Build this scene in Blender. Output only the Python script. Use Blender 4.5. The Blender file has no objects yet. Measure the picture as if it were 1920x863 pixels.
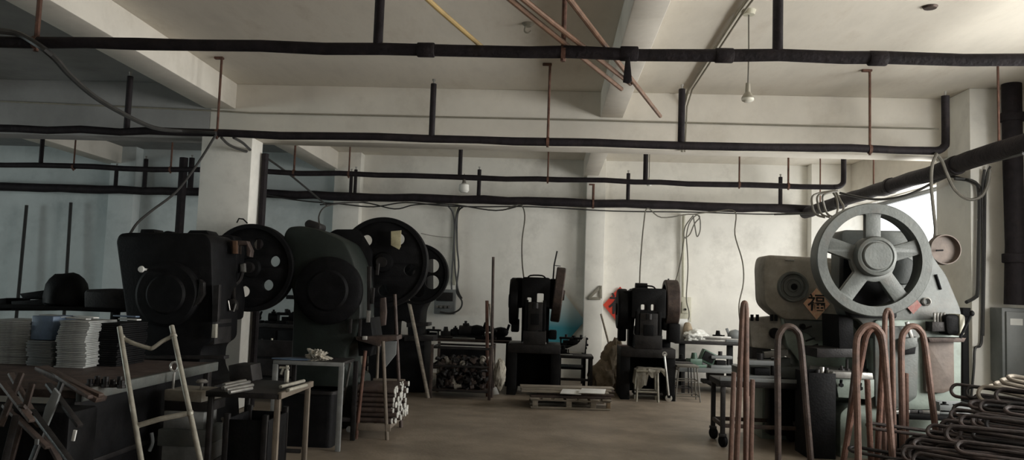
import bpy, bmesh, math, random
from mathutils import Vector, Matrix, Euler
from mathutils import noise
from math import radians as R, pi, sin, cos
S = bpy.context.scene
COL = S.collection
rnd = random.Random(7)

# ------------------------------------------------------------------ camera, world, lights, exposure
FPX = 1500.0; W, H = 1920, 863
PAN, PITCH, ROLL, EYE = R(-2.872), R(4.461), R(1.934), 1.5
fw = Vector((sin(PAN)*cos(PITCH), cos(PAN)*cos(PITCH), sin(PITCH)))
rt0 = Vector((cos(PAN), -sin(PAN), 0)); up0 = rt0.cross(fw)
rt = cos(ROLL)*rt0 + sin(ROLL)*up0; up = -sin(ROLL)*rt0 + cos(ROLL)*up0
cd = bpy.data.cameras.new('camera'); cam = bpy.data.objects.new('camera', cd); COL.objects.link(cam)
cd.sensor_fit = 'HORIZONTAL'; cd.sensor_width = 36; cd.lens = 36*FPX/W; cd.clip_start = .05
m = Matrix((rt, up, -fw)).transposed().to_4x4(); m.translation = (0, 0, EYE); cam.matrix_world = m
S.camera = cam
S.view_settings.view_transform = 'Standard'; S.view_settings.look = 'None'
S.view_settings.gamma = 1; S.view_settings.use_curve_mapping = False
S.view_settings.exposure = 0.0
S.cycles.use_denoising = True
S.cycles.max_bounces = 10; S.cycles.diffuse_bounces = 6

wd = bpy.data.worlds.new('sky'); S.world = wd; wd.use_nodes = True
bg = wd.node_tree.nodes['Background']; bg.inputs[0].default_value = (.95, .98, 1, 1); bg.inputs[1].default_value = 2.2
def window_light(y0, y1, z0, z1, x, power, col):
    l = bpy.data.lights.new('window_daylight', 'AREA'); l.shape = 'RECTANGLE'; l.size = y1-y0; l.size_y = z1-z0
    l.energy = power; l.color = col
    o = bpy.data.objects.new('window_daylight', l); COL.objects.link(o)
    o.location = (x, (y0+y1)/2, (z0+z1)/2); o.rotation_euler = (R(90), 0, R(90)); return o
WALLX = 5.5
SKYC = (1, .985, .93)
window_light(3.0, 7.2, 1.0, 3.0, WALLX+.9, 510, SKYC).rotation_euler = (R(82), 0, R(90))
window_light(-3.2, .4, 1.1, 3.2, WALLX+.5, 60, SKYC)
window_light(9.95, 12.4, 1.1, 3.0, WALLX+.5, 195, SKYC).rotation_euler = (R(84), 0, R(94))
left_fill = window_light(2.0, 9.0, 1.0, 3.0, -16.45, 240, (.84, 1, .98)); left_fill.rotation_euler = (R(74), 0, R(-90))  # unseen left window light, added to fill the dim left bay

# ------------------------------------------------------------------ helpers
def ray(x, y):
    return rt*((x-W/2)/FPX) - up*((y-H/2)/FPX) + fw
def P(x, y, Y):                       # the place at depth Y (metres from the camera along the hall)
    d = ray(x, y); return Vector((0, 0, EYE)) + d*(Y/d.y)
def PZ(x, y, z):                      # the place at height z
    d = ray(x, y); return Vector((0, 0, EYE)) + d*((z-EYE)/d.z)
ORD = 'first second third fourth fifth sixth seventh eighth ninth tenth eleventh twelfth'.split()
WO = {}
class MB:
    def __init__(s): s.bm = bmesh.new()
    def _merge(s, verts, M): bmesh.ops.transform(s.bm, matrix=M, verts=verts)
    def box(s, c, size, rot=(0, 0, 0), bev=.006):
        b = bmesh.new(); bmesh.ops.create_cube(b, size=1)
        bmesh.ops.scale(b, vec=size, verts=b.verts)
        if bev: bmesh.ops.bevel(b, geom=b.edges[:], offset=min(bev, .3*min(size)), segments=2, profile=.5, affect='EDGES')
        M = Matrix.Translation(c) @ (rot.to_4x4() if isinstance(rot, Matrix) else Euler(rot).to_matrix().to_4x4())
        bmesh.ops.transform(b, matrix=M, verts=b.verts); s.add(b); return s
    def add(s, b):
        me = bpy.data.meshes.new('t'); b.to_mesh(me); b.free(); s.bm.from_mesh(me); bpy.data.meshes.remove(me)
    def bar(s, a, b, w, h=None, bev=.003):      # rectangular bar between two points
        a, b = Vector(a), Vector(b); d = b-a
        q = d.to_track_quat('Z', 'Y').to_matrix()
        return s.box((a+b)/2, (w, h or w, d.length), q, bev)
    def cyl(s, a, b, r, seg=20, r2=None, bev=0):
        a, b = Vector(a), Vector(b); d = b-a; t = bmesh.new()
        bmesh.ops.create_cone(t, cap_ends=True, segments=seg, radius1=r, radius2=r if r2 is None else r2, depth=d.length)
        if bev:
            e = [e for e in t.edges if len(e.link_faces) == 2 and any(len(f.verts) > 4 for f in e.link_faces)]
            bmesh.ops.bevel(t, geom=e, offset=bev, segments=2, profile=.5, affect='EDGES')
        M = Matrix.Translation((a+b)/2) @ d.to_track_quat('Z', 'Y').to_matrix().to_4x4()
        bmesh.ops.transform(t, matrix=M, verts=t.verts); s.add(t); return s
    def tube(s, pts, r, seg=8, smooth=0):
        pts = [Vector(p) for p in pts]
        if smooth: pts = catmull(pts, smooth)
        rr = r if isinstance(r, (list, tuple)) else [r]*len(pts)
        if len(rr) != len(pts): rr = [rr[min(len(rr)-1, int(i*len(rr)/len(pts)))] for i in range(len(pts))]
        bm = s.bm; rings = []; n = None
        for i, p in enumerate(pts):
            t = (pts[min(i+1, len(pts)-1)]-pts[max(i-1, 0)]).normalized()
            if n is None:
                n = t.orthogonal().normalized()
            n = (n - t*n.dot(t)); n = n.normalized() if n.length > 1e-6 else t.orthogonal().normalized()
            b = t.cross(n)
            rings.append([bm.verts.new(p + (n*cos(2*pi*k/seg)+b*sin(2*pi*k/seg))*rr[i]) for k in range(seg)])
        for a, c in zip(rings, rings[1:]):
            for k in range(seg): bm.faces.new((a[k], a[(k+1) % seg], c[(k+1) % seg], c[k]))
        bm.faces.new(rings[0][::-1]); bm.faces.new(rings[-1]); return s
    def plate(s, outer, depth, M=Matrix(), holes=(), bev=0.0):   # outline in XY, thickness along Z, holes cut through
        cu = bpy.data.curves.new('t', 'CURVE'); cu.dimensions = '2D'; cu.fill_mode = 'BOTH'
        cu.extrude = max(1e-4, depth/2-bev); cu.bevel_depth = bev; cu.bevel_resolution = 1; cu.offset = -bev
        for pl in [outer]+list(holes):
            sp = cu.splines.new('POLY'); sp.points.add(len(pl)-1); sp.use_cyclic_u = True
            for q, p in zip(pl, sp.points): p.co = (q[0], q[1], 0, 1)
        o = bpy.data.objects.new('t', cu); COL.objects.link(o)
        dg = bpy.context.evaluated_depsgraph_get(); me = bpy.data.meshes.new_from_object(o.evaluated_get(dg))
        bpy.data.objects.remove(o); bpy.data.curves.remove(cu)
        b = bmesh.new(); b.from_mesh(me); bpy.data.meshes.remove(me)
        bmesh.ops.remove_doubles(b, verts=b.verts, dist=1e-5)
        bmesh.ops.translate(b, vec=(0, 0, depth/2), verts=b.verts)
        bmesh.ops.transform(b, matrix=M, verts=b.verts); s.add(b); return s
    def profile(s, px, Y, thick, holes=(), bev=.012, rnd_=0):     # an upright side profile standing at depth Y, thick metres deep
        o = [(v.x, v.z) for v in (P(x, y, Y) for x, y in px)]
        if rnd_: o = roundpoly(o, rnd_)
        hs = [[(v.x, v.z) for v in (P(x, y, Y) for x, y in h)] for h in holes]
        M = Matrix(((1, 0, 0, 0), (0, 0, 1, Y), (0, 1, 0, 0), (0, 0, 0, 1)))
        return s.plate(o, thick, M, hs, bev)
    def lathe(s, prof, M=Matrix(), seg=48):                       # (radius, height) pairs turned about Z
        b = bmesh.new(); rings = []
        for r, z in prof:
            rings.append([b.verts.new((max(r, 1e-4)*cos(2*pi*k/seg), max(r, 1e-4)*sin(2*pi*k/seg), z)) for k in range(seg)])
        for a, c in zip(rings, rings[1:]):
            for k in range(seg): b.faces.new((a[k], a[(k+1) % seg], c[(k+1) % seg], c[k]))
        bmesh.ops.remove_doubles(b, verts=b.verts, dist=2e-4)
        bmesh.ops.recalc_face_normals(b, faces=b.faces)
        bmesh.ops.transform(b, matrix=M, verts=b.verts); s.add(b); return s
    def blob(s, c, size, seed=0, amp=.2, sub=2, rot=(0, 0, 0), flat=None):
        b = bmesh.new(); bmesh.ops.create_icosphere(b, subdivisions=sub+(amp > .2), radius=.5)
        for v in b.verts:
            f = 1+amp*(noise.fractal(v.co*3.2+Vector((seed*3.7, seed*1.3, 2)), 1., 2., 4)+(.6*abs(noise.noise(v.co*9+Vector((seed, 4, 7)))) if amp > .2 else 0))
            v.co *= f
        M = Matrix.Translation(c) @ Euler(rot).to_matrix().to_4x4() @ Matrix.Diagonal((*size, 1))
        bmesh.ops.transform(b, matrix=M, verts=b.verts)
        if flat is not None:
            for v in b.verts: v.co.z = max(v.co.z, flat)
        s.add(b); return s
    def build(s, name, mat, parent=None, local=False, sharp=35):
        me = bpy.data.meshes.new(name)
        if not local:
            if parent is None:
                vs = s.bm.verts; xs = [v.co.x for v in vs]; ys = [v.co.y for v in vs]; zs = [v.co.z for v in vs]
                org = Vector(((min(xs)+max(xs))/2, (min(ys)+max(ys))/2, min(zs)))
            else: org = WO[parent.name]
            bmesh.ops.translate(s.bm, vec=-org, verts=s.bm.verts)
        else: org = Vector()
        bmesh.ops.recalc_face_normals(s.bm, faces=s.bm.faces)
        for f in s.bm.faces: f.smooth = True
        s.bm.to_mesh(me); s.bm.free(); me.set_sharp_from_angle(angle=R(sharp)); me.materials.append(mat)
        o = bpy.data.objects.new(name, me); COL.objects.link(o)
        if parent is None: o.location = org; WO[o.name] = org
        else: o.parent = parent; WO[o.name] = WO.get(parent.name, Vector())
        return o
def catmull(p, n):
    out = []
    for i in range(len(p)-1):
        a, b, c, d = p[max(i-1, 0)], p[i], p[i+1], p[min(i+2, len(p)-1)]
        for k in range(n):
            t = k/n; out.append(.5*((2*b)+(c-a)*t+(2*a-5*b+4*c-d)*t*t+(3*b-a-3*c+d)*t**3))
    return out+[p[-1]]
def roundpoly(pts, r, n=5):
    out = []; L = len(pts); pts = [Vector(p) for p in pts]
    for i in range(L):
        a, b, c = pts[i-1], pts[i], pts[(i+1) % L]
        rr = r[i] if isinstance(r, (list, tuple)) else r
        d = min(rr, .45*(a-b).length, .45*(c-b).length); p, q = b+(a-b).normalized()*d, b+(c-b).normalized()*d
        if d < 1e-4: out.append(b); continue
        for k in range(n+1):
            t = k/n; out.append(p*(1-t)**2+b*2*t*(1-t)+q*t*t)
    return [(v.x, v.y) for v in out]
def circ(cx, cy, r, n=28, r2=None): return [(cx+r*cos(2*pi*k/n), cy+(r2 or r)*sin(2*pi*k/n)) for k in range(n)]
def tag(o, label=None, cat=None, group=None, kind=None):
    if label: o['label'] = label
    if cat: o['category'] = cat
    if group: o['group'] = group
    if kind: o['kind'] = kind
    return o
def thing(name, label, cat, loc=(0, 0, 0), group=None, rz=0):
    o = bpy.data.objects.new(name, None); COL.objects.link(o); o.location = loc; o.rotation_euler.z = rz
    WO[o.name] = Vector(loc); o.empty_display_size = .1
    return tag(o, label, cat, group)
def struct(name, mb, mat, parent=None):
    o = mb.build(name, mat, parent)
    if parent is None: o['kind'] = 'structure'
    return o
def dup(o, loc, rot, label=None, parent=None):
    c = o.copy(); COL.objects.link(c)
    if parent is None: c.location = loc; c.rotation_euler = rot
    else: c.parent = parent
    if label: c['label'] = label
    for ch in list(o.children): dup(ch, None, None, None, c)
    return c

# ------------------------------------------------------------------ materials
def mat(name, col, rough=.6, metal=0., var=.25, scale=6., bump=.0, bscale=40., col2=None, stain=None, stain_scale=2., stain_amt=.5, spec=.5, stretch=None, emit=None):
    m = bpy.data.materials.new(name); m.use_nodes = True; nt = m.node_tree; N = nt.nodes; L = nt.links
    b = N['Principled BSDF']; b.inputs['Roughness'].default_value = rough; b.inputs['Metallic'].default_value = metal
    b.inputs['Specular IOR Level'].default_value = spec
    tc = N.new('ShaderNodeTexCoord'); src = tc.outputs['Object']
    if stretch:
        mp = N.new('ShaderNodeMapping'); mp.inputs['Scale'].default_value = stretch; L.new(src, mp.inputs[0]); src = mp.outputs[0]
    n = N.new('ShaderNodeTexNoise'); n.inputs['Scale'].default_value = scale; n.inputs['Detail'].default_value = 6; n.inputs['Roughness'].default_value = .65
    L.new(src, n.inputs['Vector'])
    cr = N.new('ShaderNodeValToRGB'); c = Vector(col); c2 = Vector(col2) if col2 else c*(1-var)
    cr.color_ramp.elements[0].position = .35; cr.color_ramp.elements[1].position = .65
    cr.color_ramp.elements[0].color = (*c2, 1); cr.color_ramp.elements[1].color = (*(c if col2 else c*(1+var*.4)), 1)
    L.new(n.outputs['Fac'], cr.inputs[0]); out = cr.outputs[0]
    if stain:
        n2 = N.new('ShaderNodeTexNoise'); n2.inputs['Scale'].default_value = stain_scale; n2.inputs['Detail'].default_value = 8; n2.inputs['Roughness'].default_value = .7
        L.new(src, n2.inputs['Vector'])
        r2 = N.new('ShaderNodeValToRGB'); r2.color_ramp.elements[0].position = .52; r2.color_ramp.elements[1].position = .74
        r2.color_ramp.elements[0].color = (0, 0, 0, 1); r2.color_ramp.elements[1].color = (stain_amt,)*3+(1,)
        L.new(n2.outputs['Fac'], r2.inputs[0])
        mx = N.new('ShaderNodeMix'); mx.data_type = 'RGBA'; L.new(r2.outputs[0], mx.inputs['Factor'])
        L.new(out, mx.inputs['A']); mx.inputs['B'].default_value = (*stain, 1); out = mx.outputs['Result']
    L.new(out, b.inputs['Base Color'])
    if bump:
        n3 = N.new('ShaderNodeTexNoise'); n3.inputs['Scale'].default_value = bscale; n3.inputs['Detail'].default_value = 4; L.new(src, n3.inputs['Vector'])
        bp = N.new('ShaderNodeBump'); bp.inputs['Strength'].default_value = bump; bp.inputs['Distance'].default_value = .02
        L.new(n3.outputs['Fac'], bp.inputs['Height']); L.new(bp.outputs[0], b.inputs['Normal'])
    return m
M = dict(
 ceil=mat('ceiling_plaster', (.72, .675, .595), .9, var=.10, scale=1.3, bump=.12, bscale=5, stain=(.40, .345, .28), stain_scale=1.3, stain_amt=.5, spec=.1, stretch=(1.7, .6, 1)),
 wall=mat('wall_plaster', (.80, .78, .725), .9, var=.10, scale=1.2, bump=.12, bscale=8, stain=(.36, .34, .31), stain_scale=1.1, stain_amt=.45, spec=.1),
 bay_shade=mat('left_bay_shade_grey', (.34, .345, .34), .9, var=.15, scale=1.3, bump=.15, bscale=6, stain=(.2, .2, .2), stain_scale=1.0, stain_amt=.5, spec=.1),  # darker than the main ceiling: left bay shade put into the colour
 palegrey=mat('pale_grey_paint', (.20, .205, .20), .5, .1, .25, 8, stain=(.1, .09, .08), stain_scale=6, stain_amt=.5),
 heapiron=mat('dark_heap_iron', (.048, .038, .036), .6, .2, .5, 9, .2, 60, stain=(.10, .06, .045), stain_scale=6, stain_amt=.5, spec=.35),
 dimwood=mat('grimy_wood', (.16, .13, .10), .75, 0, .35, 6, .2, 30, stain=(.07, .06, .05), stain_scale=3, stain_amt=.6),
 worn=mat('worn_brown_panel', (.15, .115, .095), .6, 0, .35, 5, .1, 40, stain=(.08, .06, .05), stain_scale=3, stain_amt=.7),
 wall_dim=mat('low_bounce_wall', (.16, .15, .135), .9, var=.2, scale=1.2, spec=.1),  # unseen wall behind the camera, darkened to cut its bounce light
 wall_shade=mat('wall_plaster_shade', (.62, .67, .67), .85, var=.12, scale=1.3, bump=.1, bscale=8, stain=(.22, .27, .28), stain_scale=.9, stain_amt=.45, spec=.1),  # plain wall of the left bay, its cool shade put into the colour
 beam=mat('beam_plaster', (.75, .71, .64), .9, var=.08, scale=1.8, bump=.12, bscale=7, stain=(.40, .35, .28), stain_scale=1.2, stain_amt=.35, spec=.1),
 floor=mat('concrete_floor', (.245, .20, .155), .5, var=.35, scale=1.6, bump=.15, bscale=30, stain=(.09, .075, .055), stain_scale=1.1, stain_amt=.6, spec=.35),
 soot=mat('sooty_iron', (.006, .006, .0068), .6, 0, .5, 7, .15, 60, spec=.14, stain=(.016, .014, .013), stain_scale=5, stain_amt=.4),
 iron=mat('dark_iron', (.022, .020, .020), .5, .2, .5, 9, .15, 60, stain=(.045, .034, .028), stain_scale=5, stain_amt=.4, spec=.3),
 greenblack=mat('dark_green_enamel', (.007, .0125, .0095), .55, 0, .4, 6, .08, 40, stain=(.014, .014, .014), stain_scale=3, stain_amt=.7),
 grey_cast=mat('grey_green_enamel', (.105, .113, .106), .5, .1, .3, 5, .1, 50, stain=(.11, .09, .075), stain_scale=4, stain_amt=.6),
 grey_brown=mat('worn_grey_enamel', (.30, .275, .235), .55, .1, .3, 5, .1, 50, stain=(.09, .07, .055), stain_scale=3, stain_amt=.7),
 mint=mat('mint_green_enamel', (.25, .295, .26), .5, 0, .2, 5, .08, 40, stain=(.15, .14, .11), stain_scale=4, stain_amt=.6),
 rust=mat('rust', (.13, .062, .042), .75, .2, .5, 12, .25, 60, stain=(.07, .04, .03), stain_scale=6, stain_amt=.7),
 rustred=mat('reddish_rust', (.135, .075, .055), .65, .1, .4, 12, .2, 60, stain=(.075, .05, .042), stain_scale=7, stain_amt=.6),
 darkrust=mat('brown_mill_scale', (.075, .055, .048), .6, .4, .5, 9, .2, 60, stain=(.13, .08, .055), stain_scale=6, stain_amt=.5),
 steel=mat('worn_steel', (.36, .35, .33), .4, .7, .3, 10, .08, 60, stain=(.12, .10, .08), stain_scale=6, stain_amt=.5),
 bright=mat('bare_bright_steel', (.62, .61, .58), .35, .6, .2, 10),
 galv=mat('galvanised_tube', (.42, .40, .34), .5, .4, .25, 14, stain=(.18, .15, .12), stain_scale=9, stain_amt=.5),
 wrap=mat('black_pipe_lagging', (.018, .0145, .017), .7, 0, .4, 8, .35, 26, stain=(.045, .034, .03), stain_scale=5, stain_amt=.4, spec=.2),
 wrapgrey=mat('grey_pipe_lagging', (.10, .095, .09), .6, 0, .3, 8, .25, 26, stain=(.17, .15, .13), stain_scale=5, stain_amt=.4),
 cable=mat('black_cable', (.028, .027, .026), .5, 0, .3, 9),
 cablegrey=mat('dusty_cable', (.13, .12, .10), .6, 0, .3, 9),
 conduit=mat('painted_conduit', (.27, .25, .20), .6, 0, .2, 6),
 wood=mat('raw_wood', (.36, .27, .18), .7, 0, .35, 5, .15, 30, stretch=(1, 1, 8), stain=(.16, .11, .07), stain_scale=3, stain_amt=.5),
 greywood=mat('weathered_wood', (.27, .235, .19), .75, 0, .35, 6, .2, 30, stretch=(.6, 6, 6), stain=(.10, .08, .06), stain_scale=2, stain_amt=.6),
 bamboo=mat('yellow_bamboo', (.36, .25, .10), .55, 0, .3, 6, stretch=(1, .4, 1)),
 paper=mat('white_paper', (.66, .66, .64), .8, 0, .1, 6),
 sheet=mat('pale_sheet_metal', (.36, .37, .36), .5, .25, .25, 12, .1, 30),
 bluesheet=mat('blue_film_sheet', (.12, .17, .25), .45, .1, .3, 8),
 cloth=mat('dusty_cloth', (.42, .39, .33), .9, 0, .3, 8, .3, 30, stain=(.20, .17, .13), stain_scale=5, stain_amt=.5),
 sack=mat('brown_sack', (.33, .265, .185), .85, 0, .35, 8, .3, 26, stain=(.12, .09, .06), stain_scale=4, stain_amt=.5),
 white=mat('white_plastic', (.72, .72, .68), .4, 0, .08, 6),
 cream=mat('cream_plastic', (.52, .50, .40), .45, 0, .12, 6, stain=(.3, .27, .2), stain_scale=5, stain_amt=.4),
 cabinet=mat('grey_cabinet_paint', (.17, .18, .18), .5, 0, .15, 5, stain=(.2, .2, .19), stain_scale=3, stain_amt=.5),
 red=mat('red_paper', (.46, .02, .012), .6, 0, .2, 9, col2=(.50, .05, .015)),
 fadedred=mat('faded_red_paper', (.26, .07, .06), .7, 0, .3, 14, col2=(.28, .19, .17)),
 pinkgold=mat('gilt_pink_paper', (.80, .60, .38), .5, .1, .3, 30, col2=(.74, .34, .24)),
 black=mat('black_ink', (.012, .010, .010), .6, 0, .1, 6),
 copper=mat('copper_brown', (.17, .095, .06), .5, .3, .3, 10),
 yellowed=mat('yellowed_tag', (.42, .38, .24), .6, 0, .3, 10),
 greenpaint=mat('green_die_paint', (.05, .10, .07), .5, .1, .3, 8),
)
# teal print: the sheet itself fades from pale at its top to teal at its foot
mt = mat('teal_print', (.05, .25, .30), .6); M['teal'] = mt
nt = mt.node_tree; tcn = nt.nodes.new('ShaderNodeTexCoord'); sx = nt.nodes.new('ShaderNodeSeparateXYZ'); rp = nt.nodes.new('ShaderNodeValToRGB')
nt.links.new(tcn.outputs['Generated'], sx.inputs[0]); nt.links.new(sx.outputs['Z'], rp.inputs[0])
rp.color_ramp.elements[0].position = .38; rp.color_ramp.elements[0].color = (.03, .20, .25, 1); rp.color_ramp.elements[1].position = .75; rp.color_ramp.elements[1].color = (.50, .56, .55, 1)
nt.links.new(rp.outputs[0], nt.nodes['Principled BSDF'].inputs['Base Color'])
ml = mat('lamp_glass', (.7, .68, .6), .15, 0, .05); M['glassbulb'] = ml

# ------------------------------------------------------------------ the setting
CEIL, XL, YB, YN = 3.97, -16.0, 14.62, -4.0
struct('floor', MB().box(((XL+WALLX)/2, (YB+YN)/2, -.1), (WALLX-XL+.6, YB-YN+.6, .2), bev=0), M['floor'])
struct('ceiling', MB().box(((-4.15+WALLX)/2+.15, (YB+YN)/2, CEIL+.1), (WALLX+4.15+.3, YB-YN+.6, .2), bev=0), M['ceil'])
struct('ceiling_left', MB().box(((XL-4.15)/2-.15, (YB+YN)/2, CEIL+.1), (-4.15-XL+.3, YB-YN+.6, .2), bev=0), M['bay_shade'])
struct('wall_back', MB().box(((-3.75+WALLX)/2+.2, YB+.12, CEIL/2), (WALLX+3.75+.4, .24, CEIL), bev=0), M['wall'])
struct('wall_back_left', MB().box(((XL-3.75)/2, YB+.12, CEIL/2), (-3.75-XL, .24, CEIL), bev=0), M['wall_shade'])
struct('wall_near', MB().box(((XL+WALLX)/2, YN-.12, CEIL/2), (WALLX-XL, .24, CEIL), bev=0), M['wall_dim'])
def yzwall(name, x, t, y0, y1, z0, z1, holes, mt):
    Mx = Matrix(((0, 0, 1, x), (1, 0, 0, 0), (0, 1, 0, 0), (0, 0, 0, 1)))
    return struct(name, MB().plate([(y0, z0), (y1, z0), (y1, z1), (y0, z1)], t, Mx, [[(a, c), (b, c), (b, d), (a, d)] for a, b, c, d in holes]), mt)
WIN = [(10.0, 14.3, 1.1, 3.25), (3.1, 7.3, 1.1, 3.25), (-3.3, .5, 1.1, 3.25)]
yzwall('wall_left', XL-.24, .24, YN, YB, 0, CEIL, [(2.0, 9.0, 1.0, 3.0)], M['wall_shade'])  # unseen opening, added to let the left fill light in
yzwall('wall_right', WALLX, .24, YN, YB+.24, 0, CEIL, WIN, M['wall'])
for i, (a, b, c, d) in enumerate(WIN):
    w = MB(); xx = WALLX+.14
    for q in (c+.03, d-.03): w.box((xx, (a+b)/2, q), (.06, b-a, .06))
    for q in (a+.03, b-.03): w.box((xx, q, (c+d)/2), (.06, .05, d-c-.1))
    struct('window_%d' % (i+1), w, M['cabinet'])
# cross beam and the beams that run down the hall
struct('trim_1', MB().box(((-4.28+WALLX)/2, 9.76, (3.27+CEIL)/2), (WALLX+4.28, .32, CEIL-3.27), bev=.01), M['beam'])
struct('trim_0', MB().box(((XL-4.28)/2, 9.76, (3.27+CEIL)/2), (-4.28-XL, .32, CEIL-3.27), bev=.01), M['bay_shade'])
n = 2
for x, w in ((.68, .27), (-4.15, .38), (-8.2, .34)):
    for y0, y1 in ((YN, 9.6), (9.92, YB)):
        struct('trim_%d' % n, MB().box((x, (y0+y1)/2, (3.65+CEIL)/2), (w, y1-y0, CEIL-3.65), bev=.01), M['beam']); n += 1
struct('trim_%d' % n, MB().box((WALLX-.05, (YN+YB)/2, 3.62), (.34, YB-YN, .7), bev=.01), M['beam'])
# columns and pilasters
struct('pillar_left', MB().box((-3.98, 9.62, 1.64), (.63, .36, 3.27), bev=.012), M['wall'])
struct('pillar_right', MB().box((5.08, 9.5, CEIL/2), (.86, .8, CEIL), bev=.012), M['wall'])
struct('pillar_corner', MB().box((5.06, 14.5, CEIL/2), (.94, .24, CEIL), bev=.01), M['wall'])
struct('pillar_centre', MB().box((.775, 14.5, CEIL/2), (.34, .26, CEIL), bev=.01), M['wall'])
struct('pillar_back', MB().box((-3.77, 14.5, CEIL/2), (.48, .26, CEIL), bev=.01), M['wall'])
struct('pillar_far', MB().box((-8.0, 14.5, CEIL/2), (.48, .26, CEIL), bev=.01), M['wall_shade'])
struct('pillar_left_near', MB().box((-4.1, 1.0, 1.83), (.5, .5, 3.66), bev=.012), M['wall'])

# ------------------------------------------------------------------ heating pipes hung across the hall
def lag(x0, x1, y, z, r, seed, step=.45, sag=.012):      # a lagged pipe: a slightly uneven tube with joints
    q = random.Random(seed); pts = []; rr = []; x = x0
    while x < x1:
        pts.append((x, y+q.uniform(-.004, .004), z+q.uniform(-sag, sag))); rr.append(r*q.uniform(.93, 1.07)); x += step*q.uniform(.6, 1.3)
    pts.append((x1, y, z)); rr.append(r)
    return pts, rr
def pipe_run(label, x0, x1, y, z, r, risers, rods, seed, mt, elbow=False, collars=()):
    t = thing('heating_pipe', label, 'pipe', ((x0+x1)/2, y, z))
    b = MB(); pts, rr = lag(x0, x1, y, z, r, seed)
    b.tube(pts, rr, 14)
    for cx in collars: b.cyl((cx, y, z), (cx+.12, y, z), r*1.22, 16, bev=.008)
    b.build('lagged_pipe', mt, t)
    for (px, top, rad) in risers:
        xx = PX(px, y, z); tz = CEIL-.002 if top is None else P(px, top, y).z
        e = MB().cyl((xx, y, z+r*.6), (xx, y, tz), rad, 14, bev=.006 if top is not None else 0)
        o = e.build('riser', mt, t)
        if top is not None and top > 0: MB().cyl((xx, y, tz), (xx, y, tz+.035), .011, 8).cyl((xx, y, tz+.03), (xx, y, tz+.05), .018, 8).build('nipple', M['steel'], o)
    for (px, top, rad) in rods:
        xx = PX(px, y, z); tz = CEIL if top is None else P(px, top, y).z
        e = MB().cyl((xx, y, z-r-.02), (xx, y, tz), rad, 8)
        o = e.build('hanger_rod', M['rust'], t)
        MB().box((xx-.03, y, tz-.012), (.10, .05, .024)).build('ceiling_bracket', M['rust'], o)
        MB().lathe([(r*1.02, -.015), (r*1.15, -.015), (r*1.15, .015), (r*1.02, .015)], Matrix.Translation((xx, y, z)) @ Euler((0, pi/2, 0)).to_matrix().to_4x4(), 20).build('clamp', M['rust'], o)
    if elbow:
        bpy_e = MB().tube([(x1-.02, y, z), (x1+.05, y, z+.01), (x1+.1, y, z+.05), (x1+.115, y, z+.12), (x1+.115, y, P(*elbow, y).z)], r*.95, 14, smooth=4)
        o = bpy_e.build('end_riser', mt, t)
        MB().cyl((x1+.115, y, P(*elbow, y).z), (x1+.115, y, P(*elbow, y).z+.05), .012, 8).build('nipple', M['steel'], o)
    return t
def PX(px, y, z):                     # where picture column px meets the horizontal line at (y, z)
    lo, hi = -15., 15.
    for _ in range(50):
        mid = (lo+hi)/2; v = Vector((mid, y, z-EYE)); q = FPX*v.dot(rt)/v.dot(fw)+W/2
        if q < px: lo = mid
        else: hi = mid
    return (lo+hi)/2
pipe_run('thick black lagged pipe nearest overhead, crossing the whole view', -7, 5.3, 5.28, 3.12, .041, [(708, None, .033), (1458, None, .034)], [(68, None, .018), (1056, None, .017)], 1, M['wrap'], collars=(-.95, .42, 1.05, 2.05))
pipe_run('dark lagged pipe hung just before the cross beam, ending in an upturned elbow', -7.5, PX(1752, 8.45, 3.12), 8.45, 3.12, .042, [(237, 143, .033), (809, 157, .032), (1277, 167, .036)], [(407, None, .014), (1027, None, .014), (1631, None, .014)], 2, M['wrap'], elbow=(1766, 180))
pipe_run('upper dark pipe beyond the cross beam, third from the camera', -13, PX(1566, 11.3, 3.12), 11.3, 3.12, .038, [(76, None, .03), (862, None, .03), (1210, None, .034)], [(138, None, .012), (320, None, .014), (551, None, .016), (654, None, .012), (1027, None, .012), (1386, None, .012), (1478, None, .014)], 3, M['wrap'], elbow=(1575, 296))
pipe_run('thickest dark pipe running low along the back wall', -14, PX(1525, 14.1, 3.12), 14.1, 3.12, .075, [(216, 312, .035), (270, 298, .04), (340, 300, .05), (356, 296, .05), (657, 322, .03), (665, 318, .03), (897, 318, .035), (1177, 325, .033), (1463, 332, .034)], [(1112, 345, .022)], 4, M['wrap'])
# duct along the right wall and its down pipe
t = thing('wall_pipe', 'thick dark lagged pipe running along the right wall under the ceiling', 'pipe', (4.42, 10, 3.06))
pts, rr = lag(4.5, 14.2, 0, 0, .095, 5); b = MB(); b.tube([(4.42, p[0], 3.06+p[2]) for p in pts], rr, 16)
for y in (7.4, 8.9, 10.6, 12.4): b.cyl((4.42, y, 3.06), (4.42, y+.1, 3.06), .108, 16, bev=.01)
b.build('lagged_pipe', M['wrap'], t)
for y in (6.0, 8.1, 11.2, 13.4): MB().cyl((4.42, y, 3.1), (4.42, y, 3.97), .012, 8).build('hanger_rod', M['rust'], t)
a = P(1892, 180, 8.95)
t = thing('down_pipe', 'thick dark vertical pipe standing beside the right pillar', 'pipe', (a.x, 8.9, 1.35))
MB().tube([(a.x, 8.9, CEIL), (a.x, 8.9, 3.3), (a.x+.01, 8.9, 2.2), (a.x, 8.9, 1.55)], [.10, .10, .095, .105], 16).build('lagged_pipe', M['wrap'], t)
for z in (3.55, 2.0): MB().cyl((a.x, 8.9, z), (a.x, 8.9, z+.1), .118, 16, bev=.01).build('collar', M['wrap'], t)
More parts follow.
